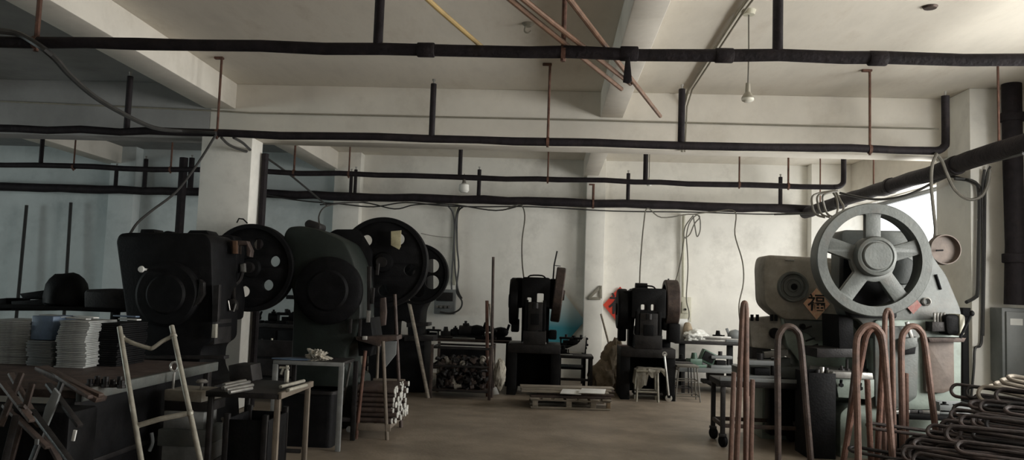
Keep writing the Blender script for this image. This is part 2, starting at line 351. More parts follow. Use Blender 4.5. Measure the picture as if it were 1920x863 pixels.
# uprights beside the left column
tag(MB().tube([(-3.61, 9.75, P(480, 288, 9.75).z), (-3.61, 9.75, 1.5), (-3.61, 9.75, .0)], .042, 10).build('vertical_pipe', M['wrap']), 'dark vertical pipe hugging the right side of the left column', 'pipe')
tag(MB().tube([P(345, 296, 13.8), Vector((P(345, 296, 13.8).x, 13.8, .02))], .075, 10).build('vertical_pipe', M['wrap']), 'dark vertical pipe behind the left column, running down the back wall', 'pipe')

# ------------------------------------------------------------------ poles laid on the pipes
def pole(name, label, cat, a, b, r, mt, z=3.19):
    return tag(MB().tube([a, a.lerp(b, .5)+Vector((0, 0, -.006)), b], r, 10).build(name, mt), label, cat)
def ext(a, b, k): return b+(a-b)*k
pz = 3.185
for lab, a, b, r, mt in (('yellow bamboo pole ending at the nearest overhead pipe', (805, 0), (908, 92), .016, M['bamboo']),
   ('reddish pole laid over the nearest pipe, leftmost of the crossing pair', (960, 0), (1165, 167), .018, M['copper']),
   ('reddish pole laid over the nearest pipe, right one of the close pair', (985, 0), (1182, 157), .018, M['copper']),
   ('reddish brown pole reaching farthest, end hanging over the centre beam', (1070, 0), (1238, 218), .018, M['copper'])):
    A, B = PZ(*a, pz), PZ(*b, pz); pole('wooden_pole', lab, 'pole', ext(A, B, 1.6), B, r, mt)
tag(MB().plate([(-.015, .0), (.012, .0), (.03, -.16), (.01, -.18), (-.03, -.17)], .012, Matrix.Translation((.47, 5.25, 3.085)) @ Euler((pi/2, 0, 0)).to_matrix().to_4x4(), bev=.003).build('torn_lagging_strip', M['wrap']), 'torn dark strip of lagging dangling from the nearest pipe', 'strip')

# ------------------------------------------------------------------ lamps, conduits, cables
t = thing('pendant_lamp', 'bulb in a grey holder hanging on a long cord near the ceiling', 'lamp', P(1402, 165, 6.75))
c0 = P(1404, 15, 6.75); bb = P(1402, 182, 6.75)
MB().cyl((c0.x, 6.75, 3.93), (c0.x, 6.75, CEIL), .05, 20, .06).build('ceiling_rose', M['cream'], t)
MB().tube([(c0.x, 6.75, 3.93), (c0.x+.004, 6.75, 3.6), (bb.x, 6.75, bb.z+.09)], .006, 6).build('cord', M['cablegrey'], t)
MB().lathe([(0, .12), (.018, .12), (.022, .06), (.022, .04), (.03, .03), (.05, .0), (.054, -.012)], Matrix.Translation(bb), 24).build('lamp_holder', M['conduit'], t)
MB().lathe([(.052, -.012), (.050, -.03), (.03, -.043), (0, -.046)], Matrix.Translation(bb), 24).build('bulb', M['glassbulb'], t)
def hang_lamp(lab, px, top, by, Y, s, holder):
    p = P(px, by, Y); t = thing('pendant_lamp', lab, 'lamp', p)
    MB().tube([(p.x, Y, CEIL if top is None else P(px, top, Y).z), (p.x, Y, p.z+.1*s)], .006, 6).build('cord', M['cablegrey'], t)
    MB().lathe([(0, .13*s), (.02*s, .13*s), (.026*s, .05*s), (.036*s, .03*s)], Matrix.Translation(p), 16).build('lamp_holder', holder, t)
    MB().lathe([(.036*s, .03*s), (.07*s, .01*s), (.075*s, -.07*s), (.05*s, -.1*s), (0, -.105*s)], Matrix.Translation(p), 20).build('bulb', M['white'], t)
hang_lamp('fat white lamp hanging below the third pipe at the centre', 870, 326, 348, 11.3, 1.0, M['cablegrey'])
hang_lamp('small bulb on a cord above the back wall, right of the centre beam', 1217, None, 342, 12.2, .55, M['cream'])
def cab(label, pts, r=.009, mt='cable', name='cable', cat='cable', sm=5):
    return tag(MB().tube([P(*p) for p in pts], r, 7, smooth=sm).build(name, M[mt]), label, cat)
def wire(label, *strands, r=.009, mt='cable', **k):
    t = thing('cable_bundle', label, 'cable', P(*strands[0][0]))
    for s in strands: MB().tube([P(*p) for p in s], r, 7, smooth=5).build('strand', M[mt], t)
    return t
cab('long thin conduit fixed along the face of the cross beam', [(0, 190, 9.58), (385, 207, 9.58), (470, 212, 9.58), (1027, 224, 9.58), (1500, 236, 9.58), (1760, 242, 9.4)], .011, 'conduit', 'conduit', 'conduit', 1)
A = Vector((1.60, 3.2, CEIL-.024)); B = PZ(1290, 170, CEIL-.024)
b = MB().tube([A, (1.53, 6.75, CEIL-.024), B, B+Vector((0, .1, -.03)), P(1282, 200, 9.56), P(1279, 285, 9.56)], .016, 8)
b.tube([A+Vector((.045, 0, 0)), (1.57, 6.8, CEIL-.026), B+Vector((.04, -.05, 0)), P(1288, 200, 9.56), P(1284, 285, 9.56)], .010, 8)
tag(b.build('conduit', M['conduit']), 'pair of pale conduits running along the ceiling to the cross beam', 'conduit')
cab('thick black hose drooping from the nearest pipe to the second', [(0, 58, 5.2), (40, 66, 5.24), (95, 102, 5.26), (130, 140, 5.7), (180, 183, 6.4), (240, 218, 7.2), (290, 240, 7.9), (340, 246, 8.38), (405, 250, 8.38)], .022)
cab('black cable from the second pipe down to the leftmost machine', [(405, 252, 8.4), (372, 305, 8.2), (330, 360, 8.0), (285, 395, 7.8), (258, 418, 7.7), (243, 440, 7.6)], .013)
wire('two black cables looping from the second pipe to the left column', [(415, 258, 8.45), (430, 272, 8.8), (455, 282, 9.3), (476, 288, 9.7)], [(438, 258, 8.5), (455, 268, 8.9), (468, 280, 9.4), (478, 287, 9.7)], r=.016)
cab('thin dark cable slanting behind the left column to the back pipe', [(488, 288, 11), (540, 325, 12), (585, 362, 13), (612, 385, 13.9)], .016)
cab('cable dropping in a curve onto the green machine', [(690, 378, 13.8), (640, 382, 12), (610, 388, 10.5), (598, 405, 9.6), (600, 425, 9.0)], .009)
wire('tangle of black cables tied along the back wall pipe', [(600, 384, 13.95), (680, 380, 13.95), (740, 392, 13.95), (780, 384, 13.95), (850, 384, 13.95), (930, 395, 13.95), (980, 384, 13.95)],
     [(500, 366, 13.95), (560, 376, 13.95), (640, 383, 13.95), (700, 388, 13.95), (760, 380, 13.95), (830, 386, 13.95), (900, 388, 13.95), (1000, 388, 13.95), (1150, 396, 13.95), (1300, 398, 13.95), (1440, 402, 13.95), (1520, 398, 13.95)], r=.012)
cab('black cable drop ending at the left back press', [(950, 392, 13.9), (975, 384, 13.8), (984, 405, 13.6), (979, 450, 13.2), (979, 490, 12.8), (982, 520, 12.5)], .011, 'cablegrey')
cab('grey cable drop ending at the press beside the red diamond poster', [(1290, 402, 13.9), (1240, 408, 13.8), (1214, 391, 13.7), (1207, 420, 13.5), (1201, 490, 13), (1199, 545, 12.5)], .011, 'cablegrey')
cab('wavy grey cable hanging at the back wall left of the big presses', [(1300, 402, 13.9), (1340, 397, 13.9), (1378, 397, 13.8), (1378, 440, 13.6), (1392, 490, 13), (1394, 530, 12.5), (1386, 570, 12), (1388, 605, 11.5), (1394, 620, 11.2)], .011, 'cablegrey')
wire('coil of grey cable hung on the back wall by the pale conduit', [(1300, 404, 14.3), (1285, 425, 14.3), (1283, 445, 14.3), (1293, 440, 14.3), (1302, 420, 14.3), (1312, 408, 14.3), (1305, 404, 14.3), (1292, 420, 14.3), (1286, 448, 14.3)],
     [(1290, 402, 14.3), (1310, 405, 14.3), (1313, 430, 14.3), (1307, 444, 14.3), (1303, 425, 14.3), (1300, 406, 14.3)], [(1283, 445, 14.2), (1278, 480, 13.4), (1272, 510, 12.8), (1267, 526, 12.4)], [(1287, 445, 14.3), (1290, 500, 14.3), (1287, 560, 14.3), (1292, 585, 14.3), (1290, 600, 14.25), (1275, 606, 14.25)], r=.011, mt='cablegrey')
cab('cream conduit running down the back wall to a pale box', [(1282, 402, 14.55), (1281, 480, 14.55), (1281, 558, 14.55)], .03, 'cream', 'conduit', 'conduit', 1)
wire('black cables running down the back wall to the meter box', [(840, 386, 14.4), (850, 402, 14.5), (852, 440, 14.5), (847, 520, 14.5), (847, 545, 14.5)], [(868, 388, 14.4), (858, 402, 14.5), (857, 460, 14.5), (860, 500, 14.5), (856, 545, 14.5), (866, 565, 14.4), (862, 580, 14.4), (845, 588, 14.4), (825, 585, 14.4)], [(862, 386, 14.4), (855, 410, 14.5), (852, 480, 14.5), (858, 540, 14.5), (866, 560, 14.45)], r=.016)
tag(MB().box((P(853, 470, 14.57).x, 14.6, 2.35), (.06, .04, 1.5)).build('cable_trunking', M['cream']), 'pale vertical trunking strip above the meter box', 'trunking')
cab('thin cable strung from the big wheel behind to the trunking', [(790, 438, 11), (815, 443, 12.5), (848, 446, 14.5)], .006, 'cablegrey')
# right side loops
wire('loops of cable hanging at the elbow of the third pipe', *[[(1562+k*4, 358, 11.3-k*.1), (1538-12+k*9, 366, 11.2-k*.1), (1523+k*11, 385, 11.1), (1530+k*11, 402, 11.1), (1548+k*9, 408, 11.0)] for k in range(3)], [(1566, 358, 11.2), (1575, 375, 11), (1582, 390, 10.8), (1574, 404, 10.8)], [(1560, 358, 11.2), (1568, 372, 11.1), (1571, 390, 11), (1568, 405, 10.9)], r=.015, mt='cablegrey')
wire('grey cable looping off the elbow of the second pipe', [(1756, 290, 8.4), (1748, 310, 8.4), (1746, 345, 8.4), (1750, 390, 8.4), (1754, 430, 8.4), (1752, 448, 8.4)], [(1754, 288, 8.4), (1765, 300, 8.45), (1775, 325, 8.6), (1790, 355, 8.7), (1815, 374, 8.8), (1840, 368, 8.8), (1852, 345, 8.8), (1856, 318, 8.8)], r=.017, mt='cablegrey')
wire('bundle of black cables sagging along the right wall pipe', [(1452, 402, 13.9), (1540, 398, 13), (1600, 378, 12.2), (1680, 356, 10.8), (1750, 336, 9.6), (1800, 318, 9.0), (1850, 305, 8.4), (1920, 288, 7.6)],
     [(1575, 362, 11.3), (1640, 374, 10.8), (1700, 366, 10.2), (1760, 338, 9.4), (1820, 312, 8.8), (1920, 283, 7.6)], [(1600, 370, 12), (1700, 347, 10.2), (1770, 330, 9.4), (1830, 345, 8.9), (1836, 360, 8.9)], r=.017)
cab('black cable on the right pillar bending left at its foot', [(1790, 335, 9.05), (1828, 342, 9.05), (1836, 370, 9.05), (1835, 460, 9.05), (1833, 545, 9.05), (1828, 558, 9.05), (1812, 567, 8.95)], .02)
wire('pair of black cables running down the right pillar to the floor', [(1846, 318, 9.05), (1842, 360, 9.07), (1843, 470, 9.07), (1841, 620, 9.07), (1838, 648, 9.07), (1828, 654, 9.05), (1826, 690, 9.05), (1821, 745, 9.05)], [(1857, 312, 9.02), (1848, 345, 9.06), (1846, 470, 9.06), (1843, 630, 9.06)], r=.014)
# wall boxes
def wallbox(name, label, cat, x0, y0, x1, y1, Y, d, mt):
    a, b_ = P(x0, y0, Y), P(x1, y1, Y); t = thing(name, label, cat, (a.x/2+b_.x/2, Y, b_.z))
    MB().box(((a.x+b_.x)/2, Y+d/2, (a.z+b_.z)/2), (b_.x-a.x, d, a.z-b_.z), bev=.012).build('housing', mt, t); return t, a, b_
t, a, b_ = wallbox('meter_box', 'grey meter box with cables, low on the back wall', 'electric box', 815, 542, 852, 590, 14.42, .2, M['cabinet'])
MB().box(((a.x+b_.x)/2, 14.41, a.z*.7+b_.z*.3), ((b_.x-a.x)*.8, .03, (a.z-b_.z)*.35)).build('window_panel', M['iron'], t)
for i in range(4): MB().cyl((a.x+.06+i*.075, 14.42, b_.z+.13), (a.x+.06+i*.075, 14.38, b_.z+.13), .026, 12).build('switch', M['steel'], t)
t, a, b_ = wallbox('switch_box', 'pale rounded switch box under the cream conduit', 'electric box', 1273, 557, 1296, 604, 14.45, .17, M['cream'])
MB().box(((a.x+b_.x)/2, 14.44, (a.z+b_.z)/2+.03), (.12, .03, .2)).build('cover', M['cream'], t); MB().cyl(((a.x+b_.x)/2, 14.43, (a.z+b_.z)/2), ((a.x+b_.x)/2, 14.40, (a.z+b_.z)/2), .02, 10).build('knob', M['iron'], t)
t, a, b_ = wallbox('electric_cabinet', 'grey electric cabinet mounted on the front of the right pillar', 'cabinet', 1878, 577, 1975, 722, 8.86, .24, M['cabinet'])
MB().box(((a.x+b_.x)/2, 8.85, (a.z+b_.z)/2), (b_.x-a.x-.07, .03, a.z-b_.z-.08)).build('door', M['cabinet'], t)
q = P(1906, 604, 8.83); MB().box((q.x, 8.833, q.z), (.13, .006, .07), bev=0).build('label_plate', M['paper'], t)
MB().box((a.x+.5, 8.82, (a.z+b_.z)/2), (.03, .03, .1)).build('handle', M['iron'], t)
MB().box(((a.x+b_.x)/2, 9.0, b_.z-.02), (b_.x-a.x-.04, .18, .04)).build('base_rail', M['iron'], t)
q = P(1813, 660, 9.0)
tag(MB().box((q.x, 9.05, .75), (.07, .06, 1.5)).box((q.x, 9.03, 1.45), (.09, .07, .1)).build('cable_duct', M['soot']), 'dark upright cable duct between the flywheel press and the right pillar', 'duct')
# bracket on the centre pilaster
a, b_, c = P(1103, 560, 14.35), P(1126, 538, 14.35), P(1126, 560, 14.35)
tag(MB().bar(a, b_, .02, .05).bar(a, c, .015, .05).bar(b_+Vector((0, 0, .02)), c, .02, .05).build('wall_bracket', M['conduit']), 'small triangular bracket on the centre back pilaster', 'bracket')
q = PZ(990, 44, CEIL); tag(MB().cyl((q.x, q.y, CEIL), (q.x, q.y, CEIL-.03), .06, 12, .03).tube([(q.x-.02, q.y, CEIL-.02), (q.x-.03, q.y, CEIL-.07), (q.x, q.y, CEIL-.09), (q.x+.03, q.y, CEIL-.07)], .008, 6, smooth=4).build('ceiling_hook', M['conduit']), 'small hook left in the ceiling left of the centre beam', 'hook')
q = PZ(1744, 12, CEIL); tag(MB().lathe([(0, -.02), (.05, -.018), (.06, -.004), (.06, 0)], Matrix.Translation((q.x, q.y, CEIL)), 16).build('ceiling_plug', M['darkrust']), 'dark round plug in the ceiling near the top right', 'plug')

# ------------------------------------------------------------------ machines
def discM(c, axis='Y', flip=False, spin=0):
    v = {'Y': Vector((0, -1, 0)), 'X': Vector((1, 0, 0))}[axis] * (-1 if flip else 1)
    return Matrix.Translation(c) @ v.to_track_quat('Z', 'Y').to_matrix().to_4x4() @ Matrix.Rotation(spin, 4, 'Z')
def spoke_window(a0, a1, r0, r1, wall, n=8):     # opening between two spokes: constant-width spokes, rounded corners
    o = []
    for i in range(n+1):
        a = a0+(a1-a0)*i/n; o.append((r1*cos(a), r1*sin(a)))
    am = (a0+a1)/2; da0 = math.asin(wall/r1)
    lo0, lo1 = a0+math.asin(wall/r0)-math.asin(wall/r1), a1-math.asin(wall/r0)+math.asin(wall/r1)
    for i in range(n//2+1):
        a = lo1+(lo0-lo1)*i/(n//2); o.append((r0*cos(a), r0*sin(a)))
    return o
def hole_wheel(root, name, c, rad, thick, nh, rh, hr, mt, spin=0., axis='Y', tread=None):
    o = MB().plate(circ(0, 0, rad*.97, 72), thick*.45, discM(c+(Vector((0, thick*.7, 0)) if axis == 'Y' else Vector((-thick*.2, 0, 0))), axis),
        [circ(hr*cos(spin+2*pi*k/nh), hr*sin(spin+2*pi*k/nh), rh, 24) for k in range(nh)], bev=.006)
    o.lathe([(rad*.90, 0), (rad*.985, 0), (rad, .012), (rad, thick-.012), (rad*.985, thick), (rad*.90, thick), (rad*.90, 0)], discM(c+(Vector((0, thick, 0)) if axis == 'Y' else Vector()), axis), 72)
    w = o.build(name, mt, root)
    MB().lathe([(0, .05), (rad*.10, .05), (rad*.2, .04), (rad*.24, 0), (rad*.24, -.05)], discM(c+(Vector((0, thick*.3, 0)) if axis == 'Y' else Vector((thick*.3, 0, 0))), axis), 32).build('hub', mt, w)
    return w

# --- big flywheel press on the right: its flywheel faces the camera, its throat opens to the left
Y0 = 7.75
t = thing('power_press', 'large grey green press with huge five-spoked flywheel beside the right pillar', 'press', (P(1690, 700, 8.3).x, 8.3, 0))
fz = lambda x, Y: PZ(x, 900, 0)
bot = lambda Y: (None)
def foot(x, Y):                       # picture row where the floor lies under column x at depth Y
    v = P(x, 431, Y); v.z = 0; d = v-Vector((0, 0, EYE)); return H/2-FPX*d.dot(up)/d.dot(fw)
def prof(root, name, px, Y, th, mt, **k): return MB().profile(px, Y, th, **k).build(name, mt, root)
prof(t, 'upper_frame', [(1578, 431), (1700, 433), (1735, 452), (1756, 490), (1775, 515), (1803, 582), (1806, 640), (1640, 640), (1612, 600), (1590, 594), (1578, 560)], 8.15, .32, M['grey_cast'], rnd_=.06, bev=.02)
f9 = foot(1700, 8.12)
prof(t, 'lower_frame', [(1640, 600), (1804, 600), (1803, 752), (1795, f9), (1575, f9), (1575, 775), (1590, 762), (1632, 760), (1640, 690)], 8.12, .8, M['mint'], rnd_=.04, bev=.02)
prof(t, 'side_plate', [(1640, 612), (1724, 612), (1720, 745), (1690, 765), (1642, 765)], 8.06, .06, M['grey_cast'], rnd_=.03, bev=.01)
prof(t, 'cover_panel', [(1733, 636), (1789, 636), (1790, 730), (1768, 738), (1737, 736)], 8.06, .07, M['worn'], rnd_=.02, bev=.01)
prof(t, 'ram', [(1572, 590), (1600, 594), (1602, 656), (1574, 656)], 8.2, .5, M['soot'], bev=.01)
o = prof(t, 'die_block', [(1532, 654), (1600, 654), (1600, 671), (1532, 671)], 8.15, .5, M['iron'], bev=.008)
o = prof(t, 'bolster', [(1566, 708), (1640, 712), (1640, 744), (1630, 750), (1572, 746)], 8.05, .65, M['mint'], bev=.012)
MB().profile([(1562, 697), (1636, 700), (1638, 712), (1560, 709)], 8.02, .7, bev=.006).build('bolster_top', M['steel'], o)
for px in (1578, 1588, 1622):
    c = P(px, 697, 8.2); MB().cyl(c-Vector((0, 0, .02)), c+Vector((0, 0, .12 if px > 1580 else .06)), .014, 8).cyl(c, c+Vector((0, 0, .03)), .03, 6).build('clamp_bolt', M['iron'], o)
for px, py in ((1576, 722), (1612, 728)):
    c = P(px, py, 8.03); MB().cyl(c, c+Vector((0, -.03, 0)), .022, 6).cyl(c+Vector((.0, -.01, .02)), c+Vector((0, -.02, .05)), .014, 6).build('table_bolt', M['soot'], o)
# levers, valves and motor at its right shoulder
o = prof(t, 'valve_block', [(1748, 604), (1775, 604), (1775, 622), (1748, 622)], 7.98, .16, M['iron'], bev=.006)
for i in range(4):
    c = P(1752+i*6.2, 604, 8.02); MB().cyl(c, c+Vector((0, 0, .075)), .011, 8).blob(c+Vector((0, 0, .08)), (.03, .03, .03), i, 0, 1).build('valve_lever', M['steel'], o)
o = MB().profile([(1772, 590), (1801, 590), (1803, 627), (1776, 630)], 7.95, .3, rnd_=.05, bev=.03).build('motor', M['soot'], t)
MB().profile([(1799, 588), (1810, 592), (1809, 628), (1800, 632)], 7.94, .3, rnd_=.03, bev=.01).build('motor_cover', M['cream'], o)
a, b_ = P(1822, 588, 7.9), P(1800, 634, 7.9); MB().cyl(a, b_, .014, 8).blob(a, (.05, .05, .06), 3, 0, 2).build('hand_lever', M['soot'], t)
prof(t, 'drip_tray', [(1740, 634), (1812, 634), (1808, 642), (1744, 642)], 7.95, .25, M['darkrust'], bev=.006)
o = MB().lathe([(0, .0), (.13, 0), (.14, .015), (.14, .06), (.15, .06), (.155, -.02), (.0, -.02)], discM(P(1765, 469, 8.3)+Vector((0, -.04, 0))), 40).build('round_guard', M['worn'], t)
c = P(1755, 470, 8.22); MB().cyl(c, c+Vector((.07, 0, .005)), .008, 6).build('pin', M['soot'], o)
c = P(1737, 566, 8.14); MB().lathe([(.025, 0), (.04, 0), (.043, .015), (.034, .02), (.025, .01)], discM(c), 20).build('oil_cap', M['steel'], t)
c = P(1755, 515, 8.14)
MB().cyl(c, P(1764, 530, 8.14)-Vector((0, 0, .07)), .012, 8).build('oil_pipe', M['soot'], t)
# flywheel
C = P(1640, 487, Y0); k = Y0/FPX; RO, RI = 104.5*k, 86*k; RH = 36*k
wins = []
for i in range(5):
    a0, a1 = R(90+72*i), R(162+72*i); da, db = math.asin(14*k/RI), 0
    wins.append(roundpoly(spoke_window(a0+da, a1-da, 41*k, RI, 14*k, 10), .03, 3))
w = MB().plate(circ(0, 0, RO*.96, 96), .07, discM(C+Vector((0, .10, 0))), wins, bev=.008)
w.lathe([(RI, .0), (RO*.985, 0), (RO, .012), (RO, .195), (RO*.985, .205), (RI, .205), (RI, 0)], discM(C+Vector((0, .205, 0))), 96)
fwheel = w.build('flywheel', M['grey_cast'], t)
hc = P(1641, 481, Y0)
MB().lathe([(0, .07), (24*k, .07), (26*k, .062), (26*k, .05), (28*k, .05), (30*k, .058), (35*k, .05), (37*k, .02), (38*k, -.10), (20*k, -.34)], discM(hc), 56).build('hub', M['grey_cast'], fwheel)
MB().cyl(C+Vector((0, .1, 0)), C+Vector((0, .6, 0)), .11, 24).build('crankshaft', M['iron'], t)
# parts seen through the wheel
prof(t, 'belt_guard', [(1582, 478), (1612, 468), (1655, 500), (1682, 545), (1682, 598), (1596, 596), (1580, 560)], 8.04, .12, M['soot'], rnd_=.03, bev=.01)
c = P(1693, 508, 8.12); MB().lathe([(0, .03), (.06, .03), (.13, .02), (.14, 0)], discM(c), 28).build('bearing_cap', M['greenblack'], t)
a, b_ = P(1664, 640, 7.95), P(1712, 624, 7.95)
o = prof(t, 'control_box', [(1691, 636), (1720, 632), (1722, 650), (1694, 658)], 7.98, .16, M['grey_cast'], bev=.01)
MB().profile([(1694, 656), (1718, 650), (1716, 664), (1696, 666)], 8.0, .12, bev=.006).build('control_base', M['soot'], o)
MB().bar(P(1700, 604, 8.0), P(1709, 634, 8.0), .035, .03).build('linkage_arm', M['steel'], t)

# --- second press beyond it, with the round shaft cover
t2 = thing('power_press', 'worn grey press with round shaft cover and diamond paper, left of the huge flywheel', 'press', (P(1500, 700, 9.3).x, 9.3, 0))
YB2 = 8.95
prof(t2, 'head', [(1436, 478), (1600, 486), (1600, 560), (1566, 602), (1472, 600), (1454, 589), (1434, 570), (1431, 500)], YB2, .42, M['grey_brown'], rnd_=.07, bev=.03)
f9 = foot(1540, 9.0)
prof(t2, 'column', [(1462, 590), (1600, 590), (1600, f9), (1428, f9), (1430, 715), (1508, 712), (1500, 680), (1476, 650)], 9.0, .45, M['mint'], rnd_=.03, bev=.015)
prof(t2, 'neck_plate', [(1470, 598), (1553, 603), (1552, 640), (1530, 640), (1515, 625), (1476, 620)], 8.98, .1, M['grey_cast'], rnd_=.02, bev=.008)
c = P(1486, 538, YB2); q = YB2/FPX
o = MB().lathe([(0, .028), (9*q, .028), (10*q, .02), (13*q, .02), (14*q, .034), (18*q, .034), (19*q, .022), (22*q, .022), (24*q, .05), (27*q, .05), (28*q, .03), (28.5*q, -.01)], discM(c), 48).build('shaft_cover', M['grey_cast'], t2)
MB().lathe([(0, .02), (5*q, .018), (6*q, 0)], discM(c+Vector((.01, -.028, 0))), 24).build('shaft_end', M['soot'], o)
MB().box(P(1480, 486, YB2)+Vector((0, -.004, -.01)), (.10, .012, .02), bev=.002).build('name_strip', M['steel'], t2)
prof(t2, 'ram', [(1404, 598), (1462, 594), (1470, 628), (1456, 656), (1410, 652)], 9.02, .35, M['grey_brown'], rnd_=.02, bev=.01)
o = prof(t2, 'slide', [(1412, 652), (1446, 652), (1446, 676), (1412, 676)], 9.05, .28, M['iron'], bev=.008)
for px in (1410, 1420, 1447, 1455): MB().cyl(P(px, 590, 9.0), P(px, 602, 9.0), .018, 10).build('stud', M['soot'], t2)
prof(t2, 'die_holder', [(1398, 676), (1482, 672), (1484, 692), (1400, 694)], 9.0, .4, M['grey_cast'], bev=.008)
prof(t2, 'gauge_plate', [(1432, 660), (1478, 656), (1478, 668), (1434, 672)], 8.97, .2, M['steel'], bev=.004)
prof(t2, 'bolster', [(1392, 692), (1508, 688), (1510, 718), (1394, 720)], 8.95, .55, M['grey_cast'], bev=.012)
for i, (px, py) in enumerate(((1504, 618), (1510, 640), (1516, 652))):
    a = P(px, py, 8.93); MB().bar(a, P(px+18, py-6, 8.93), .012, .02).build('throat_lever', M['iron'], t2)
c = P(1503, 612, 8.92); MB().cyl(c, c+Vector((0, -.05, 0)), .03, 12).build('knob', M['soot'], t2)
c = P(1452, 625, 8.98); MB().lathe([(0, .06), (.05, .06), (.06, .04), (.06, 0)], discM(c), 20).build('adjusting_screw', M['soot'], t2)

# diamond papers with the lucky character
def diamond(name, label, px, py, rx, ry, Y, mt, char=None, cm=None, cs=1., up_=0.):
    c = P(px, py, Y); k = Y/FPX; a, b = rx*k, ry*k
    Mx = Matrix.Translation(c) @ Euler((pi/2, 0, 0)).to_matrix().to_4x4()
    o = MB().plate([(a, 0), (0, b), (-a, 0), (0, -b)], .005, Mx).build(name, mt)
    tag(o, label, 'paper diamond')
    if char:
        cu = bpy.data.curves.new('t', 'FONT'); cu.body = char; cu.size = cs*b; cu.extrude = .002; cu.offset = .012*b; cu.align_x = 'CENTER'; cu.align_y = 'CENTER'
        to = bpy.data.objects.new('t', cu); COL.objects.link(to)
        me = bpy.data.meshes.new_from_object(to.evaluated_get(bpy.context.evaluated_depsgraph_get()))
        bpy.data.objects.remove(to); me.transform(Matrix.Translation(c+Vector((0, -.009, 0))-WO[o.name]) @ Euler((pi/2, 0, 0)).to_matrix().to_4x4()); me.materials.clear(); me.materials.append(cm)
        ch = bpy.data.objects.new('lettering', me); COL.objects.link(ch); ch.parent = o
    return o
diamond('paper_diamond', 'gilt and pink paper diamond with dark lucky character on the worn grey press', 1531, 570, 24, 29, YB2-.012, M['pinkgold'], '福', M['black'], 1.15)
diamond('paper_diamond', 'small faded red paper diamond below the huge flywheel', 1712, 572, 15, 17, 8.13, M['fadedred'])
diamond('paper_diamond', 'large red and orange paper diamond on the back wall behind a press', 1162, 573, 31, 35, 14.58, M['red'], '福', M['black'], 1.2)
o = diamond('wall_poster', 'big teal diamond poster on the back wall, pale above and teal below', 1046, 600, 50, 62, 14.58, M['teal'])
o['category'] = 'poster'

# --- black presses on the left, seen from their side
def side_press(label, Y, body, guard, wheel, th, mt, gm, extras=()):
    xs = [p[0] for p in body]; xm = sum(xs)/len(xs)
    t = thing('power_press', label, 'press', (P(xm, 600, Y).x, Y+th/2, 0))
    prof(t, 'frame', body, Y, th, mt, rnd_=.07, bev=.03)
    gx, gy, gr = guard; k = Y/FPX
    MB().lathe([(0, .10), (gr*k*.55, .10), (gr*k*.62, .08), (gr*k*.9, .075), (gr*k, .05), (gr*k, -.02)], discM(P(gx, gy, Y)), 56).build('gear_guard', gm, t)
    if wheel:
        wx, wy, wr, wY, wt, nh, rh, hr, sp = wheel; kk = wY/FPX
        hole_wheel(t, 'flywheel', P(wx, wy, wY), wr*kk, wt, nh, rh*kk, hr*kk, M['soot'], sp)
        c = P(wx, wy, wY); MB().cyl((c.x, wY-.08, c.z), (c.x, wY+.1, c.z), .06, 20).build('crankshaft', M['iron'], t)
    return t
f9 = foot(340, 7.5)
p1 = side_press('black press nearest on the left, behind the ladder', 7.5, [(216, 452), (222, 438), (240, 436), (384, 437), (396, 452), (400, 600), (398, 640), (378, 652), (374, 690), (386, 716), (400, 722), (404, f9), (242, f9), (236, 600)], (318, 552, 62), (468, 502, 84, 8.45, .15, 6, 10.5, 47, R(17)), .62, M['soot'], M['soot'])
c = P(279, 506, 7.5); MB().cyl(c+Vector((0, .05, 0)), c+Vector((0, -.14, 0)), .012, 10).lathe([(0, .02), (.026, .016), (.032, 0), (.026, -.016), (0, -.02)], discM(c+Vector((0, -.14, 0))), 20).build('pale_knob', M['white'], p1)['label'] = 'pale round knob'
o = prof(p1, 'oil_pump', [(262, 437), (264, 430), (288, 430), (292, 442)], 7.6, .2, M['soot'], bev=.008)
prof(p1, 'clutch_housing', [(296, 440), (312, 432), (326, 436), (330, 450), (296, 450)], 7.6, .3, M['soot'], rnd_=.03)
prof(p1, 'top_cap', [(350, 438), (356, 432), (386, 432), (392, 440)], 7.6, .25, M['soot'], bev=.006)
prof(p1, 'flywheel_guard', [(392, 442), (436, 441), (444, 470), (438, 520), (444, 560), (440, 600), (396, 604)], 8.12, .24, M['soot'], rnd_=.04)
prof(p1, 'ram', [(384, 600), (404, 600), (402, 646), (386, 650)], 7.55, .4, M['iron'], bev=.01)
prof(p1, 'gib_strip', [(399, 536), (411, 534), (408, 604), (397, 604)], 7.44, .06, M['iron'], bev=.006)
prof(p1, 'bright_gib', [(398, 608), (405, 608), (404, 634), (396, 634)], 7.42, .05, M['galv'], bev=.004)['label'] = 'bright worn metal end'
prof(p1, 'hand_guard', [(374, 524), (381, 530), (382, 552), (372, 568), (362, 576), (370, 556)], 7.43, .06, M['iron'], bev=.005)
o = prof(p1, 'belt_bracket', [(430, 450), (462, 452), (470, 470), (468, 482), (462, 480), (462, 460), (446, 460), (446, 476), (434, 476)], 7.9, .1, M['darkrust'], bev=.006)
prof(o, 'copper_plate', [(436, 452), (444, 452), (444, 476), (436, 476)], 7.86, .03, M['copper'], bev=.003)
o = prof(p1, 'valve', [(450, 496), (458, 494), (459, 510), (451, 512)], 8.2, .05, M['steel'], bev=.004)
MB().tube([P(455, 510, 8.15), P(450, 525, 8.15), P(440, 536, 8.1), P(438, 548, 8.0), P(440, 575, 7.9)], .02, 8, smooth=4).build('air_hose', M['iron'], p1)
o = prof(p1, 'air_filter', [(428, 562), (436, 560), (442, 566), (442, 582), (430, 584)], 7.85, .08, M['iron'], rnd_=.02)
MB().tube([P(428, 564, 7.84), P(431, 582, 7.84), P(438, 584, 7.84), P(442, 570, 7.84)], .008, 6).build('filter_ring', M['steel'], o)
